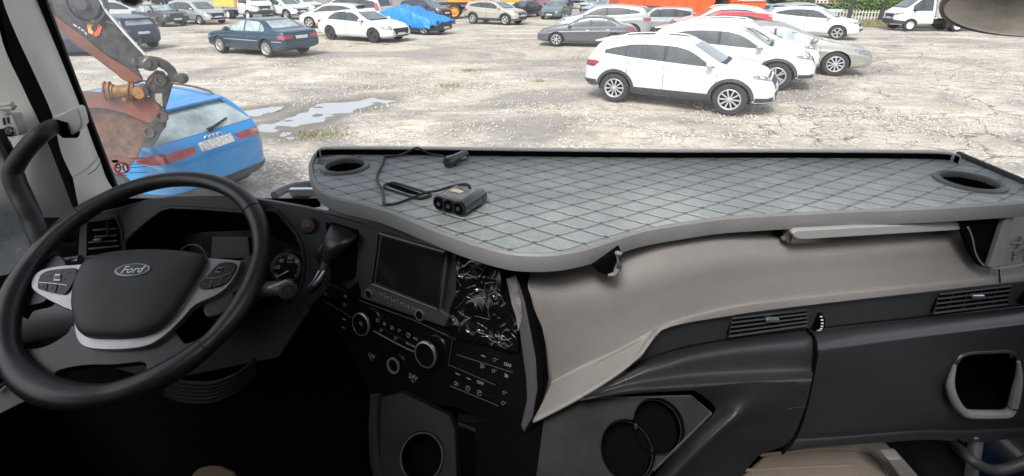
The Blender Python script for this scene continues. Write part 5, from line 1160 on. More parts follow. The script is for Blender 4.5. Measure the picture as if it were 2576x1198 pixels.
def svent(q, tab, wheel):
    P = [z8(*p) for p in q]
    k = MB(); k.prism([sur(*p, .016) for p in P], (0,.012,0)); hold(k.build('air_vent', MVD), dash)
    k = MB(); k.tube([sur(*p, .018) for p in P], .0022, 6, closed=True)
    a, b2, c_, d_ = P[0], P[1], P[2], P[3]
    for t in (.25,.5,.75): k.tube([sur(a[0]+(d_[0]-a[0])*t, a[1]+(d_[1]-a[1])*t, .019), sur(b2[0]+(c_[0]-b2[0])*t, b2[1]+(c_[1]-b2[1])*t, .019)], .0018, 6)
    for t in (.2,.4,.6,.8): k.tube([sur(a[0]+(b2[0]-a[0])*t, a[1]+(b2[1]-a[1])*t, .016), sur(d_[0]+(c_[0]-d_[0])*t, d_[1]+(c_[1]-d_[1])*t, .016)], .0008, 5)
    hold(k.build('slat', MDP), dash)
    k = MB(); c0_ = sur(*z8(*tab), .026); k.box(c0_, (.024,.008,.007)); hold(k.build('vent_tab', M['chrome'], bevel=.0015), dash)
    c0_ = sur(*z8(*wheel), .008); k = MB(); k.lathe(c0_, (1,.2,0), [(0,-.004),(.020,-.004),(.020,.004),(0,.004)], 26); hold(k.build('thumb_wheel', MVD), dash)
    k = MB()
    for i in range(7): t = R(-50+i*17); k.box(c0_+Vector((0,-.0205*math.cos(t), .0205*math.sin(t))), (.005,.001,.0022))
    hold(k.build('wheel_mark', MWH), dash)
svent([(1098,232),(1474,190),(1478,268),(1080,324)], (1300,237), (1522,238)); svent([(2146,110),(2512,67),(2488,160),(2118,206)], (2340,118), (2566,112))
# lower left part, ridges
rows = [[(1440,1000),(1560,940),(1619,907),(1680,887),(1743,871),(1880,848),(2028,831)],
 [(1450,1002),(1560,950),(1619,920),(1680,903),(1743,886),(1880,864),(2044,850)],
 [(1455,1004),(1560,960),(1619,938),(1680,922),(1743,906),(1880,888),(2050,880)],
 [(1460,1004),(1560,975),(1619,962),(1680,953),(1743,944),(1880,935),(2046,930)],
 [(1460,1006),(1560,984),(1619,977),(1680,972),(1743,968),(1880,962),(2042,955)],
 [(1460,1010),(1560,994),(1619,988),(1680,985),(1743,982),(1860,980),(2036,985)]]
loft('knee_panel', rows, [.0,.035,.05,.055,.085,.085], MDS, dash, 6, 6)
rows = [[(1740,978),(1800,1030),(1742,1090),(1690,1145),(1625,1225)], [(1880,962),(1880,1012),(1800,1090),(1742,1145),(1665,1225)], [(1975,962),(1945,1030),(1860,1082),(1795,1138),(1708,1225)], [(2041,958),(2026,1022),(1985,1112),(1905,1150),(1850,1225)]]
loft('diagonal_brace', rows, [.085,.13,.105,.06], MDS, dash, 6, 6)
k = MB(); k.tube(smooth_line([sur(*z8(*p), .098) for p in [(1300,700),(1205,785),(1150,772),(1090,800),(980,900),(860,1030)]], 4), .0012, 5); k.tube(smooth_line([sur(*z8(*p), o_) for p, o_ in [((1100,582),.1),((1220,582),.112),((1270,610),.115),((1290,660),.108),((1300,705),.098),((1380,690),.085),((1468,678),.07)]], 4), .0012, 5); hold(k.build('trim_seam', M['seam']), dash)
# cup holder tray
TP = Pl(sur(1640,1000,.07), Vector((-.05,-.62,.78))); tp = lambda x, y, o=0: TP.at(x, y, o)
def tcirc(c, r, n=30):
    c3 = tp(*z8(*c)); u = Vector((1,0,0)); u = (u - TP.n*u.dot(TP.n)).normalized(); v = TP.n.cross(u); return c3, [c3 + (u*math.cos(i/n*6.2832) + v*math.sin(i/n*6.2832))*r for i in range(n)]
cA, hA = tcirc((728,775), .0415); cB, hB = tcirc((572,897), .0435); cD, hD = tcirc((636,822), .026)
# outline of the merged opening
def union_pts(cs, n=140):
    u = Vector((1,0,0)); u = (u - TP.n*u.dot(TP.n)).normalized(); v = TP.n.cross(u); cc = sum((c for c, r in cs), Vector())/len(cs); out = []
    for i in range(n):
        d = u*math.cos(i/n*6.2832) + v*math.sin(i/n*6.2832); best = 0
        for c, r in cs:
            w = c - cc; b_ = w.dot(d); q = b_*b_ - w.dot(w) + r*r
            if q > 0: best = max(best, b_ + math.sqrt(q))
        out.append(cc + d*best)
    return out
hole = union_pts([(cA,.0415),(cB,.0435),((cA+cB)/2,.03)])
plate('cup_tray', [tuple(tp(*p)) for p in zl(z8, [(160,640),(330,640),(890,628),(992,712),(700,1000),(640,1090),(100,1090)])], [[tuple(p) for p in hole]], None, -TP.n*.004, MBL, dash, smooth=True, bevel=.0012)
k = MB(); k.tube([p + TP.n*.0006 for p in hole], .0009, 6, closed=True); hold(k.build('cup_rim', MBL), dash)
for c_, r_ in ((cA,.0412),(cB,.0432)):
    k = MB(); k.lathe(c_, TP.n, [(r_,-.004),(r_*.985,-.022),(r_*.96,-.022)], 40, cap=False); hold(k.build('cup_collar', MBL), dash)
k = MB(); k.box(cA - TP.n*.012 + Vector((-.036,.0,0)), (.004,.006,.006)); hold(k.build('spring_tab', MDP), dash)
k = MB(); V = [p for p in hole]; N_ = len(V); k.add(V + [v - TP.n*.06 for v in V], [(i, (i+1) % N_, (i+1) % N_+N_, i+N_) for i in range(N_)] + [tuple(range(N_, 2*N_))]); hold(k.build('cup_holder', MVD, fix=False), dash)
k = MB(); k.tube([tp(*z8(*p), .001) for p in [(330,637),(890,626),(994,712),(700,1003)]], .002, 6); hold(k.build('tray_edge', MDS), dash)
plate('tray_side_wall', [tuple(tp(*z8(*p), -.012)) for p in [(-200,760),(270,668),(350,680),(380,740),(430,1100),(-200,1100)]], [], None, -TP.n*.01, MVD, dash)
# glove box door right
pocket = zl(z8, [(2250,432),(2300,410),(2400,404),(2500,402),(2534,428),(2540,500),(2528,600),(2520,660),(2485,702),(2390,706),(2292,702),(2240,660),(2216,600),(2222,520)])
rows = [[(2031,830),(2120,821),(2220,810),(2330,797),(2450,784),(2640,762)], [(2047,850),(2130,836),(2220,824),(2330,811),(2450,797),(2640,776)], [(2052,875),(2135,864),(2225,852),(2335,838),(2455,824),(2640,802)],
 [(2052,905),(2135,893),(2225,880),(2335,866),(2455,852),(2640,830)], [(2030,1010),(2125,1000),(2225,990),(2335,980),(2455,970),(2640,960)], [(2008,1090),(2120,1083),(2225,1075),(2335,1068),(2455,1062),(2640,1050)],
 [(2001,1108),(2118,1101),(2225,1092),(2335,1084),(2455,1084),(2640,1075)], [(1968,1138),(2080,1123),(2240,1112),(2340,1106),(2470,1112),(2640,1090)]]
loft('glove_box', rows, [.0,.035,.055,.058,.045,.035,.025,.06], MDS, dash, 14, 8, hole=pocket)
seamp = [(2029,828),(2048,850),(2053,878),(2052,905),(2030,1010),(2005,1092),(1968,1140)]
k = MB(); k.tube(smooth_line([sur(*p, o_) for p, o_ in zip(seamp, [.004,.039,.058,.062,.052,.04,.06])], 5), .0032, 6); hold(k.build('glove_box_gap', MVD), dash)
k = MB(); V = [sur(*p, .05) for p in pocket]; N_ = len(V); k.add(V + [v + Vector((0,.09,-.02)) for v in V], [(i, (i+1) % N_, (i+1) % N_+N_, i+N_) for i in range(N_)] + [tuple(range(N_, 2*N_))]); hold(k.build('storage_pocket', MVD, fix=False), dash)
U = zl(z8, [(2225,470),(2206,540),(2204,590),(2225,650),(2262,700),(2300,716),(2390,718),(2480,716),(2510,695),(2526,650),(2540,580),(2550,520),(2548,450)])
k = MB(); k.tube(smooth_line([sur(*p, .058) for p in U], 4), [.003+.0065*math.sin(min(1, i/12)*1.57)*math.sin(min(1, (48-i)/12)*1.57) for i in range(49)], 10); hold(k.build('pocket_rim', MGR), dash)
k = MB(); k.tube(smooth_line([sur(*p, .054) for p in zl(z8, [(2225,470),(2250,430),(2300,408),(2400,402),(2500,400),(2540,425),(2548,460)])], 4), .004, 8); hold(k.build('pocket_lip', MDS), dash)
# lower console and dark floor area
LC = Pl(ony(1060,1148,.62), Vector((-.1,-.75,.66))); lc = lambda x, y, o=0: LC.at(x, y, o)
u = Vector((1,0,0)); u = (u - LC.n*u.dot(LC.n)).normalized(); v = LC.n.cross(u); c3 = lc(1061,1150); cr = [c3 + (u*math.cos(i/30*6.2832) + v*math.sin(i/30*6.2832))*.033 for i in range(30)]
plate('lower_console', [tuple(lc(*p)) for p in [(955,1000),(1010,985),(1130,1045),(1146,1080),(1152,1240),(960,1240),(950,1190)]], [[tuple(p) for p in cr]], None, -LC.n*.03, MBL, dash, smooth=True, bevel=.004)
k = MB(); k.tube([p+LC.n*.001 for p in cr], .0014, 6, closed=True); hold(k.build('cup_rim', MDP), dash)
k = MB(); k.add(cr + [p - LC.n*.05 for p in cr], [(i, (i+1) % 30, (i+1) % 30+30, i+30) for i in range(30)] + [tuple(range(30,60))]); hold(k.build('cup_holder', MVD, fix=False), dash)
k = MB(); k.tube([lc(*p, -.008) for p in [(948,990),(944,1080),(948,1160),(965,1230)]], .011, 10); hold(k.build('console_edge', MBL), dash)
k = MB(); k.prism([ony(*p, .80) for p in [(1150,1060),(1350,1085),(1480,1015),(1560,1240),(1150,1240)]], (0,.02,0)); hold(k.build('side_panel', mat("scuffed_black", (.006,.006,.007), .7, 0, .2, var=.4, vs=12, bump=.3, bs=200)), dash)
k = MB(); k.tube([ony(*p, .79) for p in [(1152,1068),(1270,1110),(1400,1175),(1460,1215)]], .004, 6); hold(k.build('panel_edge', MBP), dash)
k = MB(); k.prism([ony(*p, 1.12) for p in [(-200,620),(700,620),(2060,900),(2060,1300),(-200,1300)]], (0,.02,0)); hold(k.build('bulkhead', MVD), dash)
# ================================================================ shelf over the dash
shelf = empty('dash_shelf', 'grey quilted shelf board laid over the dashboard with two cup holes', 'shelf', tuple(ond(1500,500,.41)))
DS = .39
fr_ = zl(z2, [(150,430),(230,480),(350,520),(690,600),(1100,760),(1400,870),(1700,955),(1900,980),(2150,975),(2400,930)]) + [(1535.6,597),(1623,572),(1754.5,551),(1842,541),(2017,531),(2192,523),(2367,516),(2576,503),(2700,494)]
left = zl(z2, [(152,104),(118,132),(84,200),(74,245),(82,300),(100,350)])
front3 = [ond(*p, DS-.006) for p in left[1:]] + [ond(*p, DS-.006) for p in fr_]
edge = smooth_line(front3, 5)
bl, br = ond(*z2(152,128), DS), ond(2411,393, DS); rr_ = ond(2640,480, DS)
inner = [Vector((p.x, p.y, H-DS)) for p in edge]
outer_ = [tuple(p) for p in inner] + [tuple(Vector((rr_.x+.05, rr_.y, H-DS))), tuple(Vector((rr_.x, rr_.y, H-DS))), tuple(br), tuple(bl)]
hl = ond(868.6,420,DS); hr = ond(2437,459,DS)
hole_c = lambda c, r, n=40: [tuple(c + Vector((math.cos(i/n*6.2832)*r, math.sin(i/n*6.2832)*r, 0))) for i in range(n)]
# quilted leatherette
qm = bpy.data.materials.new("quilted_leatherette"); qm.use_nodes = True; n = qm.node_tree; L = n.links.new; pb = n.nodes["Principled BSDF"]
q0 = ond(*z2(1558,770), DS); va_ = (ond(*z2(1957,905), DS) - ond(*z2(1360,712), DS))/3; vb_ = (ond(*z2(2455,540), DS) - q0)/5
det = va_.x*vb_.y - va_.y*vb_.x
tcn = n.nodes.new("ShaderNodeTexCoord"); sp3 = n.nodes.new("ShaderNodeVectorMath"); sp3.operation = 'SUBTRACT'; L(tcn.outputs["Object"], sp3.inputs[0]); sp3.inputs[1].default_value = tuple(q0)
def dotn(vx, vy):
    q = n.nodes.new("ShaderNodeVectorMath"); q.operation = 'DOT_PRODUCT'; L(sp3.outputs[0], q.inputs[0]); q.inputs[1].default_value = (vx, vy, 0); return q.outputs["Value"]
u_ = dotn(vb_.y/det, -vb_.x/det); v_ = dotn(-va_.y/det, va_.x/det)
pp = lambda s: nmath('PINGPONG', s, .5, False)
du, dv = pp(u_), pp(v_); dm = nmath('MINIMUM', du, dv, False); dx_ = nmath('MAXIMUM', du, dv, False)
def rmp(src, lo, hi, a=0, b=1, smooth=True):
    r = n.nodes.new("ShaderNodeMapRange"); r.interpolation_type = 'SMOOTHSTEP' if smooth else 'LINEAR'; r.inputs[1].default_value = lo; r.inputs[2].default_value = hi; r.inputs[3].default_value = a; r.inputs[4].default_value = b; L(src, r.inputs[0]); return r.outputs[0]
seam = rmp(dm, .006, .018, 1, 0); nod = rmp(dx_, .06, .10, 1, 0); pad = rmp(dm, 0, .13)
ns = n.nodes.new("ShaderNodeTexNoise"); ns.inputs["Scale"].default_value = 260; L(tcn.outputs["Object"], ns.inputs["Vector"]); nd = n.nodes.new("ShaderNodeTexNoise"); nd.inputs["Scale"].default_value = 5; nd.inputs["Detail"].default_value = 7; nd.inputs["Roughness"].default_value = .7; L(tcn.outputs["Object"], nd.inputs["Vector"])
def mixc(f, a, b):
    q = n.nodes.new("ShaderNodeMix"); q.data_type = 'RGBA'
    if isinstance(f, float): q.inputs[0].default_value = f
    else: L(f, q.inputs[0])
    for s, i in ((a,6),(b,7)):
        if isinstance(s, tuple): q.inputs[i].default_value = (*s,1)
        else: L(s, q.inputs[i])
    return q.outputs[2]
c1 = mixc(rmp(nd.outputs["Fac"], .35, .65), (.25,.275,.28), (.355,.38,.38)); c1 = mixc(rmp(ns.outputs["Fac"], .55, .68, 0, .25), c1, (.62,.63,.62)); c1 = mixc(nmath('MULTIPLY', seam, .7), c1, (.085,.08,.075)); c1 = mixc(nmath('MULTIPLY', nod, .85), c1, (.075,.05,.038))
L(c1, pb.inputs["Base Color"]); L(rmp(nd.outputs["Fac"], .3, .7, .55, .42), pb.inputs["Roughness"]); pb.inputs["Specular IOR Level"].default_value = .4
bp = n.nodes.new("ShaderNodeBump"); bp.inputs["Strength"].default_value = 1; bp.inputs["Distance"].default_value = .0035; hh = nmath('ADD', pad, nmath('MULTIPLY', ns.outputs["Fac"], .06), False); L(hh, bp.inputs["Height"]); L(bp.outputs[0], pb.inputs["Normal"])
mato = plate('quilted_mat', outer_, [hole_c(hl,.0425), hole_c(hr,.0475)], None, (0,0,-.012), qm, None); 
tc_obj = mato; hold(mato, shelf)
# rim along the front, a rounded vertical band
k = MB(); V = []; band = [(-.002, .002),(.0,.0045),(.003,.005),(.0055,.002),(.006,-.004),(.0055,-.018),(.004,-.027),(-.002,-.031)]
for i, p in enumerate(edge):
    t = (edge[min(i+1, len(edge)-1)] - edge[max(i-1, 0)]); t.z = 0; t.normalize(); nrm = Vector((t.y, -t.x, 0))
    if i < 8: s_ = .45 + .55*i/8
    else: s_ = 1
    V.append([Vector((p.x, p.y, H-DS)) + nrm*a*1.3 + Vector((0,0,b if b > 0 else b*s_*.96)) for a, b in band])
k.rings(V, False, False); hold(k.build('shelf_rim', MGR, fix=False), shelf).modifiers.new('t','SOLIDIFY').thickness = .003
bt_ = smooth_line([ond(*p, DS-.018) for p in zl(z2, [(118,132),(140,108),(180,100),(300,96),(1000,99),(2000,112)]) + [(1700,379),(2000,379),(2300,381),(2385,384),(2408,390),(2414,394)]], 5)
k = MB(); V = []
for i, p in enumerate(bt_): V.append([p + Vector((0,.012,-.03)), p + Vector((0,.012,-.001)), p + Vector((0,.009,.001)), p + Vector((0,-.001,.001)), p + Vector((0,-.003,-.001)), p + Vector((0,-.003,-.004))])
k.rings(V, False, False); hold(k.build('rear_lip', mat("lit_pale_lip", (.55,.56,.55), .45), fix=False), shelf).modifiers.new('t','SOLIDIFY').thickness = .001  # light on the lip's top edge is put into this pale colour
k = MB(); V = [[p + Vector((0,-.002,-.003)), p + Vector((0,-.0005,-.021))] for p in bt_]; k.rings(V, False, False); hold(k.build('lip_inner_face', MVD, fix=False), shelf)
k = MB(); k.tube([ond(2409,388,DS-.004), ond(2470,414,DS-.003), ond(2576,459,DS-.003), ond(2680,500,DS-.003)], .005, 8, flat=1.6); hold(k.build('side_edge', MDP), shelf)
for nm, c_, r in (('cup_ring', hl, .0425), ('cup_ring', hr, .0475)):
    k = MB(); k.lathe(c_, (0,0,1), [(r*1.27,.0005),(r*1.25,.004),(r*1.12,.0065),(r*1.0,.005),(r*.97,.0),(r*.97,-.006)], 48, cap=False); ro = hold(k.build(nm, mat('ring_grey', (.10,.105,.11), .4, var=.2, vs=20)), shelf)
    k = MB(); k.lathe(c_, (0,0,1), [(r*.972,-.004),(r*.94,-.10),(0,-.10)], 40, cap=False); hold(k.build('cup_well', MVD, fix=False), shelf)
# recessed oval pull handle
st_ = [z2(*p) for p in [(735,402),(700,412),(688,430),(705,445),(960,525),(1010,530),(1065,518),(1085,498),(1050,480),(800,402),(765,396)]]
k = MB(); k.tube(smooth_line([ond(*p, DS-.002) for p in st_], 4, True), .0026, 8, closed=True); hold(k.build('pull_loop', MBP), shelf)
k = MB(); k.prism([ond(*z2(*p), DS-.0015) for p in [(722,420),(735,410),(775,408),(900,450),(1000,485),(960,495),(880,478)]], (0,0,-.001)); hold(k.build('pull_slot', MVD), shelf)
# under-shelf brackets, pull-out tray
k = MB(); q = [(1490,668),(1562,632),(1560,675),(1548,692),(1530,694),(1505,684)]; k.prism([sur(*p, .03) for p in q], (0,.06,0)); hold(k.build('bracket', MVD), shelf)
k = MB(); k.tube([sur(*p, .032) for p in [(1556,636),(1555,672),(1546,690),(1530,693)]], [.006,.006,.004,.002], 8); hold(k.build('bracket_edge', MGR), shelf)
k = MB(); bk_ = [(2410,548),(2540,543),(2540,575),(2500,668),(2484,675),(2462,668),(2445,640),(2425,590)]; k.prism([sur(*p, .035) for p in bk_], (0,.01,0)); hold(k.build('bracket', MVD), shelf)
k = MB(); k.prism([sur(*p, .045) for p in [(2532,540),(2556,538),(2524,668),(2500,676),(2488,674)]], (0,.012,0)); hold(k.build('bracket_edge', MGR, bevel=.003), shelf)
k = MB(); k.prism([sur(*p, .03) for p in [(1992,587),(2004,579),(2440,557),(2451,562),(2448,578),(2030,604),(2010,604),(1997,598)]], (0,.012,0)); hold(k.build('pull_out_tray', mat('pale_bar', (.34,.34,.34), .45), bevel=.003), shelf)
k = MB(); k.prism([sur(*p, -.01) for p in [(1950,585),(1975,572),(1990,575),(1985,605),(1970,600)]], (0,.03,0)); hold(k.build('tray_rail', MVD), shelf)
k = MB(); k.box(sur(1982,588,.0), (.006,.02,.022)); k.box(sur(2449,565,.0), (.010,.02,.014)); k.box(sur(1976,600,.0), (.012,.01,.004)); hold(k.build('rail_bracket', mat("zinc_rail", (.50,.47,.38), .35, .7)), shelf)
k = MB(); k.tube(smooth_line([sur(*p, o_) for p, o_ in [((2435,572),.04),((2446,600),.038),((2455,640),.036),((2475,668),.036),((2500,676),.038),((2540,672),.04),((2600,660),.04)]], 5), .0016, 6); hold(k.build('wire', MGR), shelf)
# round grille at far right edge
k = MB(); c_ = sur(2605,650,.02)
for i in range(5): k.tube([c_+Vector((-.06,0,-.03+i*.016)), c_+Vector((.05,0,-.02+i*.018))], .002, 6)
for i in range(3): k.tube([c_+Vector((-.035+i*.02,.002,-.04)), c_+Vector((-.045+i*.02,.002,.05))], .002, 6)
k.tube([c_ + Vector((math.cos(t)*.052, -.002, math.sin(t)*.045)) for t in [i/24*6.283 for i in range(24)]], .004, 8, closed=True); hold(k.build('speaker_grille', MBG), dash)
# paper or plate under the mirror clip of the shelf
k = MB(); k.prism([ond(*z2(*p), DS-.0015) for p in [(110,228),(125,200),(265,196),(262,222),(200,232)]], (0,0,-.001)); hold(k.build('metal_tab', M['alloyd']), shelf)
# ================================================================ socket splitter
A_, B_, C_ = ond(*z2(1112,622), DS), ond(*z2(1392,700), DS), ond(*z2(1562,575), DS)
B_ = A_ + (B_-A_).normalized()*((B_-A_).length); ux = (B_-A_); Wd = ux.length; ux.normalize(); uy = Vector((-ux.y, ux.x, 0)); uy = uy if uy.y > 0 else -uy; Dp = abs((C_-B_).dot(uy))
Dp = min(max(Dp, .05), .09)
spl = empty('socket_splitter', 'black three-socket car charger splitter lying on the quilted shelf', 'charger', tuple(A_))
hgt = .030; rad = hgt/2; zb_ = H - DS + .001
def stad(off, yv, s=1.0):
    out = []
    for i in range(12): t = R(90 + i*180/11); out.append(A_ + ux*(rad + math.cos(t)*rad*s) + uy*yv + Vector((0,0,rad + math.sin(t)*rad*s + .001)))
    for i in range(12): t = R(-90 + i*180/11); out.append(A_ + ux*(Wd-rad + math.cos(t)*rad*s) + uy*yv + Vector((0,0,rad + math.sin(t)*rad*s + .001)))
    return out
MSP = mat("splitter_plastic", (.016,.016,.018), .22, 0, .7, .4, var=.2, vs=30); 
k = MB(); k.rings([stad(0,-.001,.90), stad(0,0,1), stad(0,Dp-.003,1), stad(0,Dp,.9)]); hold(k.build('splitter_body', MSP), spl)
for i in range(3):
    c_ = A_ + ux*(rad + (Wd-2*rad)*i/2) - uy*.0015 + Vector((0,0,rad+.001)); k = MB(); k.lathe(c_, -uy, [(.0125,0),(.0125,.002),(.0108,.002),(.0104,-.0),], 28, cap=False); so = hold(k.build('socket', MGL), spl)
    k = MB(); k.lathe(c_, -uy, [(.0105,.0012),(0,.0012)], 24, cap=False); k.lathe(c_, -uy, [(.004,.0035),(.004,.001)], 12, mi=1); hold(k.build('socket_hole', [MVD, M['alloyd']]), spl)
MDT = mat("perforated_grey", (.13,.13,.13), .5); k = MB()
for i in range(17):
    for j in range(13):
        c_ = A_ + ux*(rad + (Wd-2*rad)*i/16) + uy*(.006 + (Dp-.014)*j/12) + Vector((0,0,hgt+.0012)); k.box(c_, (.0016,.0016,.001))
hold(k.build('top_perforation', mat("hole_grey", (.42,.42,.42), .5), smooth=False), spl)
k = MB(); c_ = A_ + ux*(Wd*.42) + uy*(.03) + Vector((0,0,hgt+.0022)); k.prism([c_-ux*.013-uy*.006, c_+ux*.012-uy*.006, c_+ux*.014+uy*.004, c_-ux*.008+uy*.006], (0,0,.0006)); hold(k.build('sticker', mat("cream_sticker", (.66,.60,.38), .6), smooth=False), spl)
k = MB(); cp_ = [((1205,172),.012),((1130,158),.006),((1060,142),.010),((1005,112),.022),((968,99),.026),((930,114),.022),((850,152),.010),((780,168),.004),((715,174),.004),((692,186),.004),((680,230),.004),((650,290),.004),((628,350),.004),((640,400),.004),((665,432),.004),((680,480),.004),((688,540),.004),((692,578),.004),((760,580),.004),((830,562),.004),((940,520),.007),((1040,482),.010),((1150,462),.014),((1260,428),.024),((1370,408),.036),((1412,420),.037),((1422,450),.030)]
k.tube(smooth_line([ond(*z2(*p), DS-h_) for p, h_ in cp_], 5), .0026, 8); hold(k.build('cable', MBP), spl)
a_, b2 = ond(*z2(1250,215), DS-.0125), ond(*z2(1372,158), DS-.0125); dxx = b2-a_; Lp = .052; dxx.normalize()
k = MB(); k.lathe(a_, dxx, [(0,-.012),(.0115,-.010),(.0125,-.004),(.0125,.012),(.0110,.014),(.0110,Lp),(.0085,Lp+.003),(.0085,Lp+.008),(.004,Lp+.011),(0,Lp+.011)], 24, cap=False); pl_ = hold(k.build('plug', MSP), spl)
k = MB(); s_ = dxx.cross(Vector((0,0,1))); k.box(a_+dxx*.036+s_*.011, (.018,.004,.004), Matrix.Rotation(math.atan2(dxx.y,dxx.x), 3, 'Z')); k.box(a_+dxx*.036-s_*.011, (.018,.004,.004), Matrix.Rotation(math.atan2(dxx.y,dxx.x), 3, 'Z')); hold(k.build('plug_contact', M['chrome']), spl)
# ================================================================ steering wheel
E_ = R(56.435); T_ = R(3.74)
wn = Vector((math.sin(T_)*math.cos(E_), -math.cos(T_)*math.cos(E_), math.sin(E_))); wu = Vector((0,0,1)).cross(wn).normalized(); wv = wn.cross(wu)
WC = Vector((-.7127,.8322,H-.5295))
SW = Pl(WC, wn); sw = lambda x, y, o=0: SW.at(x, y, o)
whl = empty('steering_wheel', 'black leather steering wheel with silver spokes and oval badge', 'steering wheel', tuple(WC))
RM = .2185; seg = 120; k = MB(); rr = []
for i in range(seg):
    a = i/seg*2*math.pi; d = wu*math.cos(a) + wv*math.sin(a); dg = math.degrees(a)
    r = .0172
    for c_, w_, g_ in ((200,26,.0045),(345,24,.004),(250,30,.0065),(300,24,.004),(150,20,.002),(30,20,.002)):
        dd = abs((dg-c_+180) % 360 - 180); r += g_*max(0, 1-(dd/w_)**2)
    r += .0004*noise.noise(Vector((a*6,0,0)))
    rr.append([WC + d*(RM + math.cos(t)*r) + wn*math.sin(t)*r*.95 for t in [j/18*2*math.pi for j in range(18)]])
rr.append(rr[0]); k.rings(rr, True, False); hold(k.build('wheel_rim', MLE), whl)
k = MB()
for dg in (38, 142, 205, 318):
    a = R(dg); d = wu*math.cos(a) + wv*math.sin(a); k.tube([WC + d*(RM + math.cos(t)*.0192) + wn*math.sin(t)*.0185 for t in [j/20*2*math.pi for j in range(20)]], .0011, 5, closed=True, up=tuple(d))
hold(k.build('rim_seam', MBP), whl)
def wp(nm, pts, th, m, off, bev=.002, f=z5, ang=35, sm=0):
    P = [sw(*f(*p), off) for p in pts]
    if sm: P = smooth_line(P, sm, True)
    k = MB(); k.prism(P, -wn*th); return hold(k.build(nm, m, None, bevel=bev, ang=ang), whl)
# lower spoke body with opening
outl = smooth_line([sw(*z5(*p), -.012) for p in [(60,905),(180,884),(250,862),(330,812),(372,770),(520,880),(650,885),(800,830),(862,800),(912,858),(975,845),(1020,890),(900,980),(740,1075),(560,1135),(380,1145),(220,1115),(110,1040)]], 3, True)
hol = smooth_line([sw(*z5(*p), -.012) for p in [(262,1020),(300,990),(420,968),(560,965),(690,952),(722,965),(715,1000),(640,1045),(520,1075),(400,1082),(310,1070),(262,1045)]], 3, True)
plate('lower_spoke', [tuple(p) for p in outl], [[tuple(p) for p in hol]], None, -wn*.022, MLE, whl, bevel=.006, smooth=True, ang=50)
wp('spoke', [(60,640),(105,480),(190,420),(300,430),(330,500),(300,560),(230,640),(200,660),(120,680),(90,720)], .024, MLE, -.010, .006, ang=50, sm=3)
wp('spoke', [(1060,500),(1200,440),(1255,420),(1275,520),(1250,590),(1165,600),(1160,650),(1080,720),(1000,700)], .024, MLE, -.010, .006, ang=50, sm=3)
tr2 = [(460,458),(370,468),(290,474),(205,494),(163,528),(150,572),(168,602),(230,640),(310,680),(356,705),(366,790),(385,850),(430,880),(520,890),(640,887),(740,867),(820,815),(900,735),(960,672),(1060,625),(1120,580),(1165,520),(1190,462),(1170,447),(1020,435),(740,420)]
wp('silver_spoke', tr2, .016, MSL, .000, .004, ang=50, sm=3)
padp = [(425,470),(460,445),(520,425),(600,412),(740,402),(900,408),(990,422),(1020,436),(1012,480),(960,570),(900,665),(850,735),(790,790),(720,822),(640,835),(540,838),(440,832),(395,800),(375,740),(364,660),(376,570),(400,510)]
P = smooth_line([sw(*z5(*p), .002) for p in padp], 4, True); cc = sum(P, Vector())/len(P)
k = MB(); rg = [[p - wn*.03 for p in P], P]
for t, hh_ in ((.985,.010),(.95,.0155),(.88,.0195),(.7,.0235),(.45,.0255),(.2,.026)): rg.append([cc + (p-cc)*t + wn*hh_ for p in P])
k.rings(rg, True, True); hold(k.build('airbag_cover', MHP, ang=70), whl)
MBT = mat("wheel_button", (.014,.015,.017), .35); 
wp('control_pad', [(185,575),(198,522),(245,497),(335,487),(378,490),(372,535),(335,602),(300,615),(200,592)], .006, MBT, .004, .0015, sm=3)
wp('control_pad', [(1085,462),(1164,462),(1152,512),(1115,560),(1045,585),(990,588),(988,562),(1022,528)], .006, MBT, .004, .0015, sm=3)
wp('rocker', [(270,515),(300,513),(298,550),(262,550)], .004, MSL, .0065, .001); wp('rocker', [(1078,482),(1100,482),(1088,508),(1062,508)], .004, MSL, .0065, .001)
wp('rocker_slot', [(272,525),(296,524),(292,541),(268,541)], .002, MGL, .0072, 0); wp('rocker_slot', [(1078,488),(1094,488),(1086,503),(1068,503)], .002, MGL, .0072, 0)
for l in ([(195,558),(260,562),(332,572)], [(232,562),(226,600)], [(282,567),(270,610)], [(1018,538),(1080,535),(1140,512)], [(1050,540),(1035,585)], [(1098,530),(1082,572)]):
    k = MB(); k.tube([sw(*z5(*p), .0052) for p in l], .0009, 5); hold(k.build('button_divider', MSL), whl)
for s, p, f_ in (('CAN',(235,520),0),('SET',(303,500),0),('RES',(336,508),0),('LIM',(312,540),0)): text(s, .0048, bas(sw(*z5(*p), .0058), wu, wv, wn), MDIM, 'button_mark', whl, .0002)
for p in ((208,575),(252,583),(298,588),(1010,567),(1052,553),(1092,543),(1048,492),(1120,482)):
    k = MB(); k.tube([sw(*z5(p[0]-6,p[1]), .0055), sw(*z5(p[0]+6,p[1]-2), .0055)], .0006, 4); hold(k.build('button_mark', MDIM), whl)
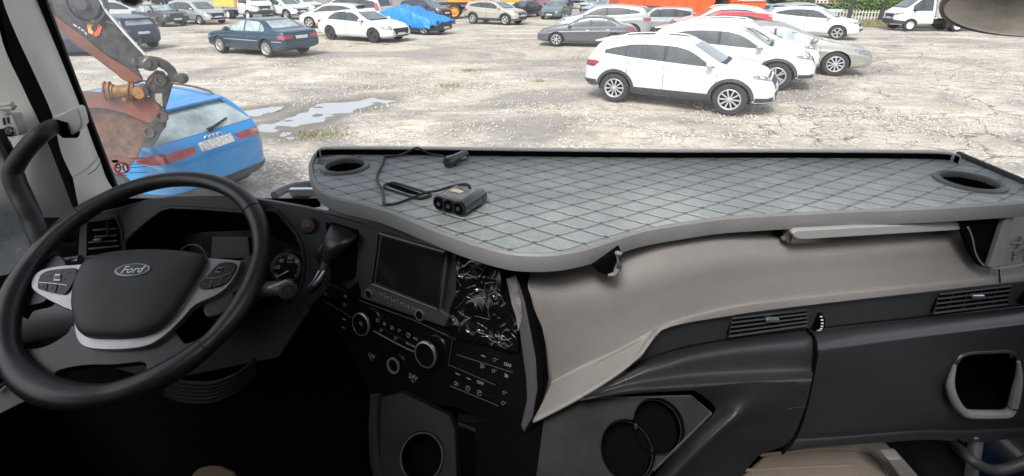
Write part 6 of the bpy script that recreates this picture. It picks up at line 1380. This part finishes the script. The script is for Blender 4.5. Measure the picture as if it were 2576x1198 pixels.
# oval badge
ec = sw(*z5(655,496), .0292); ax_ = (sw(*z5(742,492), .0292) - sw(*z5(568,500), .0292)).length/2; bu = (sw(*z5(742,492), .0292) - sw(*z5(568,500), .0292)).normalized(); bv = wn.cross(bu)
by = (sw(*z5(655,467), .0292) - sw(*z5(655,525), .0292)).length/2
ell = lambda s, o_: [ec + bu*math.cos(t)*ax_*s + bv*math.sin(t)*by*s + wn*o_ for t in [i/40*6.2832 for i in range(40)]]
k = MB(); k.prism(ell(1.0,.001), -wn*.004); hold(k.build('badge', MSL, bevel=.0006), whl)
k = MB(); k.prism(ell(.90,.0016), -wn*.002); hold(k.build('badge_field', mat("badge_blue", (.012,.022,.05), .3)), whl)
k = MB(); k.tube(ell(.84,.0016), .0004, 5, closed=True); hold(k.build('badge_line', MSL), whl)
text('Ford', by*1.55, bas(ec + wn*.0018 - bv*by*.05, bu, bv, wn), M['whub'], 'badge_lettering', whl, .0003, .35)
for p, f_ in (((455,512),1),((862,495),-1)):
    k = MB(); k.tube([sw(*z5(p[0]-14,p[1]), .0245), sw(*z5(p[0]+12,p[1]-3), .0245), sw(*z5(p[0]+4,p[1]+8), .0245)], .0007, 5, closed=True); hold(k.build('horn_mark', MVD), whl)
# column, shroud and stalks
k = MB(); ctr_ = [WC - wn*t for t in (.03,.06,.12,.22,.40)]; k.tube(ctr_, [.060,.075,.085,.09,.10], 28, up=tuple(wu)); hold(k.build('column_shroud', MVD), whl)
k = MB(); base = ond(510,955,.78) 
for i in range(6): k.tube(smooth_line([ony(*q, .93+i*.004) for q in [(415,948+i*9),(470,962+i*9.5),(540,962+i*9),(600,938+i*8),(640,905+i*7)]], 5), .0045, 8)
hold(k.build('column_gaiter', MBP), dash)
k = MB(); k.tube(smooth_line([lp(*z5(1270,610), .10), lp(*z5(1330,590), .11), lp(*z5(1400,590), .12), lp(*z5(1432,598), .125)], 5), [.016]*5+[.0145]*5+[.014]*6, 16); stk_ = hold(k.build('wiper_stalk', MDP), whl)
se = lp(*z5(1424,597), .13); k = MB(); k.lathe(se, LP.n*.8+Vector((.35,0,0)), [(.0165,-.02),(.0165,.004),(.012,.006),(.012,.004),(.009,.004),(.0085,.0065),(0,.007)], 28, cap=False); hold(k.build('stalk_end', MDP), whl)
k = MB(); k.tube([lp(*z5(1330,585), .125), lp(*z5(1420,552), .13), lp(*z5(1445,560), .13)], [.003,.004,.002], 8); hold(k.build('stalk_trim', MSL), whl)
text('AUTO', .006, bas(lp(*z5(1355,582), .128), uL, vL, LP.n), MDIM, 'stalk_mark', whl, .0002)
k = MB(); k.tube([sw(*z5(400,452), -.05), sw(*z5(330,462), -.05), sw(*z5(270,466), -.045)], [.012,.012,.008], 12); hold(k.build('indicator_stalk', MSL), whl)
# ================================================================ gear selector
gs = empty('gear_selector', 'short gear lever in a creased black leather gaiter beside the screen', 'gear lever', tuple(con(*z6(300,300), .03)))
def blob(name, rings_, m, seg=22, par=gs, sub=1):
    k = MB(); out = []
    for (x, y, off, rx, ry, tilt) in rings_:
        c_ = con(*z6(x, y), off); a = uC*math.cos(tilt) + vC*math.sin(tilt); b_ = CON.n*.8 - vC*.6*0
        out.append([c_ + a*math.cos(j/seg*6.2832)*rx + CON.n*math.sin(j/seg*6.2832)*ry + Vector([noise.noise((c_+a*math.cos(j/seg*6.28)*rx)*60+Vector((i_,0,0)))*.0042 for i_ in range(3)]) for j in range(seg)])
    k.rings(out); return hold(k.build(name, m, sub=sub, ang=180), par)
blob('gaiter', [(352,146,.0,.040,.004,0),(350,165,.012,.041,.014,0),(336,200,.022,.036,.024,0),(316,240,.028,.029,.024,0),(297,275,.030,.021,.018,0),(278,305,.031,.014,.013,0),(268,325,.033,.0095,.0095,0)], MLE)
blob('gaiter_fold', [(252,215,.004,.007,.004,0),(236,260,.008,.012,.008,0),(230,300,.008,.013,.008,0),(245,335,.006,.008,.005,0)], MLE)
k = MB(); k.tube([con(*z6(266,318), .034), con(*z6(262,335), .036), con(*z6(255,352), .038)], [.0105,.0085,.0095], 16); hold(k.build('lever_collar', MDP), gs)
k = MB(); k.tube(smooth_line([con(*z6(256,350), .038), con(*z6(244,380), .042), con(*z6(228,412), .046), con(*z6(205,440), .05), con(*z6(185,462), .05)], 4), [.009]*4+[.010]*4+[.012]*4+[.013]*2+[.012,.010,.007], 16, flat=.75); hold(k.build('lever_grip', MBP), gs)
k = MB(); k.tube([con(*z6(258,365), .052), con(*z6(236,405), .058), con(*z6(205,438), .064)], [.003,.005,.0045], 8); k.tube([con(*z6(232,365), .048), con(*z6(208,410), .056), con(*z6(180,445), .060)], [.002,.003,.003], 8); hold(k.build('grip_highlight', MSL), gs)  # silver strips stand in for the bright highlights on the grip
# ================================================================ low things: floor mat, seat corner, door side right
SEAT = mat("beige_leatherette", (.205,.17,.135), .6, 0, .35, var=.15, vs=6, bump=.7, bs=260)
k = MB(); P = [onz(*z8(*p), H-1.16) for p in [(1100,1060),(1240,935),(1275,905),(1420,880),(1870,840),(1920,900),(2010,1030),(2060,1100),(1060,1100)]]; k.prism(P, (0,0,-.06))
fm = tag(k.build('footwell_cover', SEAT, bevel=.02), 'beige grained footwell cover on the floor beneath the glove box', 'floor cover')
k = MB()
for l in ([(1240,925),(1430,900),(1600,890),(1760,900),(1850,960),(1900,1060)], [(1160,1000),(1400,985),(1700,975)]): k.tube(smooth_line([onz(*z8(*p), H-1.157) for p in l], 5), .004, 6, flat=.6)
k.build('rib', SEAT, fm)
k = MB(); k.prism([ony(*z8(*p), .93) for p in [(1880,945),(1960,940),(2100,1100),(1990,1100)]], (0,.03,0)); tag(k.build('door_step_trim', MBG, bevel=.006), 'small beige trim block beside the footwell cover', 'trim')
k = MB(); rows = [zl(z8, [(2290,840),(2285,920),(2275,1000),(2260,1100)]), zl(z8, [(2330,840),(2335,920),(2330,1000),(2330,1100)]), zl(z8, [(2375,840),(2365,920),(2350,1000),(2345,1100)])]
po = loft('pillar_post', rows, [.95,.93,.95], MBG, None, 5, 5, fn=ypl, thick=.01); tag(po, 'beige door pillar at the lower right corner', 'pillar')
k = MB(); k.tube(smooth_line([ony(*z8(*p), Y) for p, Y in [((2228,880),.90),((2265,905),.86),((2300,940),.83),((2350,975),.82),((2420,1000),.82),((2500,990),.82),((2600,950),.82)]], 5), .0105, 14); tag(k.build('grab_bar', MDP), 'dark curved grab bar at the lower right corner', 'handle')
k = MB(); k.lathe(ony(*z8(2240,890), .90), (.5,-1,-.3), [(.018,-.01),(.018,.006),(.011,.01)], 18); k.build('bar_mount', MVD, bpy.data.objects['grab_bar'])
k = MB(); k.prism([ony(*z8(*p), 1.1) for p in [(2340,830),(2700,830),(2700,1150),(2340,1150)]], (0,.02,0)); k2 = k.build('blue_door_panel', mat("dark_blue_body", (.008,.022,.075), .35, 0, .5, .5, var=.5, vs=9), bevel=.003); tag(k2, 'dark blue painted step panel seen past the grab bar', 'door panel')
k = MB(); k.prism([onz(*p, H-1.02) for p in [(470,1240),(480,1190),(500,1172),(530,1166),(560,1168),(590,1182),(625,1240)]], (0,0,-.08)); tag(k.build('seat_cushion', mat("khaki_seat", (.17,.135,.085), .8, var=.2, vs=8, bump=.4, bs=200), bevel=.015), 'khaki cloth seat corner at the bottom edge below the steering wheel', 'seat')
k = MB(); k.prism([ony(*p, .80) for p in [(-20,1000),(14,966),(66,1010),(-20,1052)]], (0,.02,0)); hold(k.build('door_sill_trim', MGR, bevel=.003), cab)
k = MB(); k.tube([ony(*p, .79) for p in [(-20,990),(14,962),(40,985)]], .004, 8); hold(k.build('sill_strip', MBP), cab)
k = MB(); k.tube(smooth_line([ony(*z5(*q), .98) for q in [(60,760),(150,735),(260,715),(380,700),(480,690)]], 4), [.055]*17, 20); hold(k.build('door_armrest', MDP), cab)
# exterior cowl and wiper seen between binnacle and shelf
k = MB(); k.prism([onz(*p, H-.60) for p in [(600,520),(690,478),(740,462),(800,458),(1000,458),(1000,560),(640,560)]], (0,0,-.02)); hold(k.build('cowl', mat("cowl_paint", (.42,.40,.37), .5, var=.4, vs=8)), cab)
k = MB(); k.tube(smooth_line([onz(*p, H-.57) for p in [(690,492),(715,478),(750,468),(790,464),(840,466)]], 4), .012, 8); k.tube([onz(*p, H-.565) for p in [(735,500),(790,488),(840,490)]], .008, 8); hold(k.build('wiper_arm', M['alloyd']), cab)
k = MB(); k.box(onz(775,482,H-.55), (.10,.015,.02)); hold(k.build('wiper_pivot', M['chrome'], bevel=.002), cab)
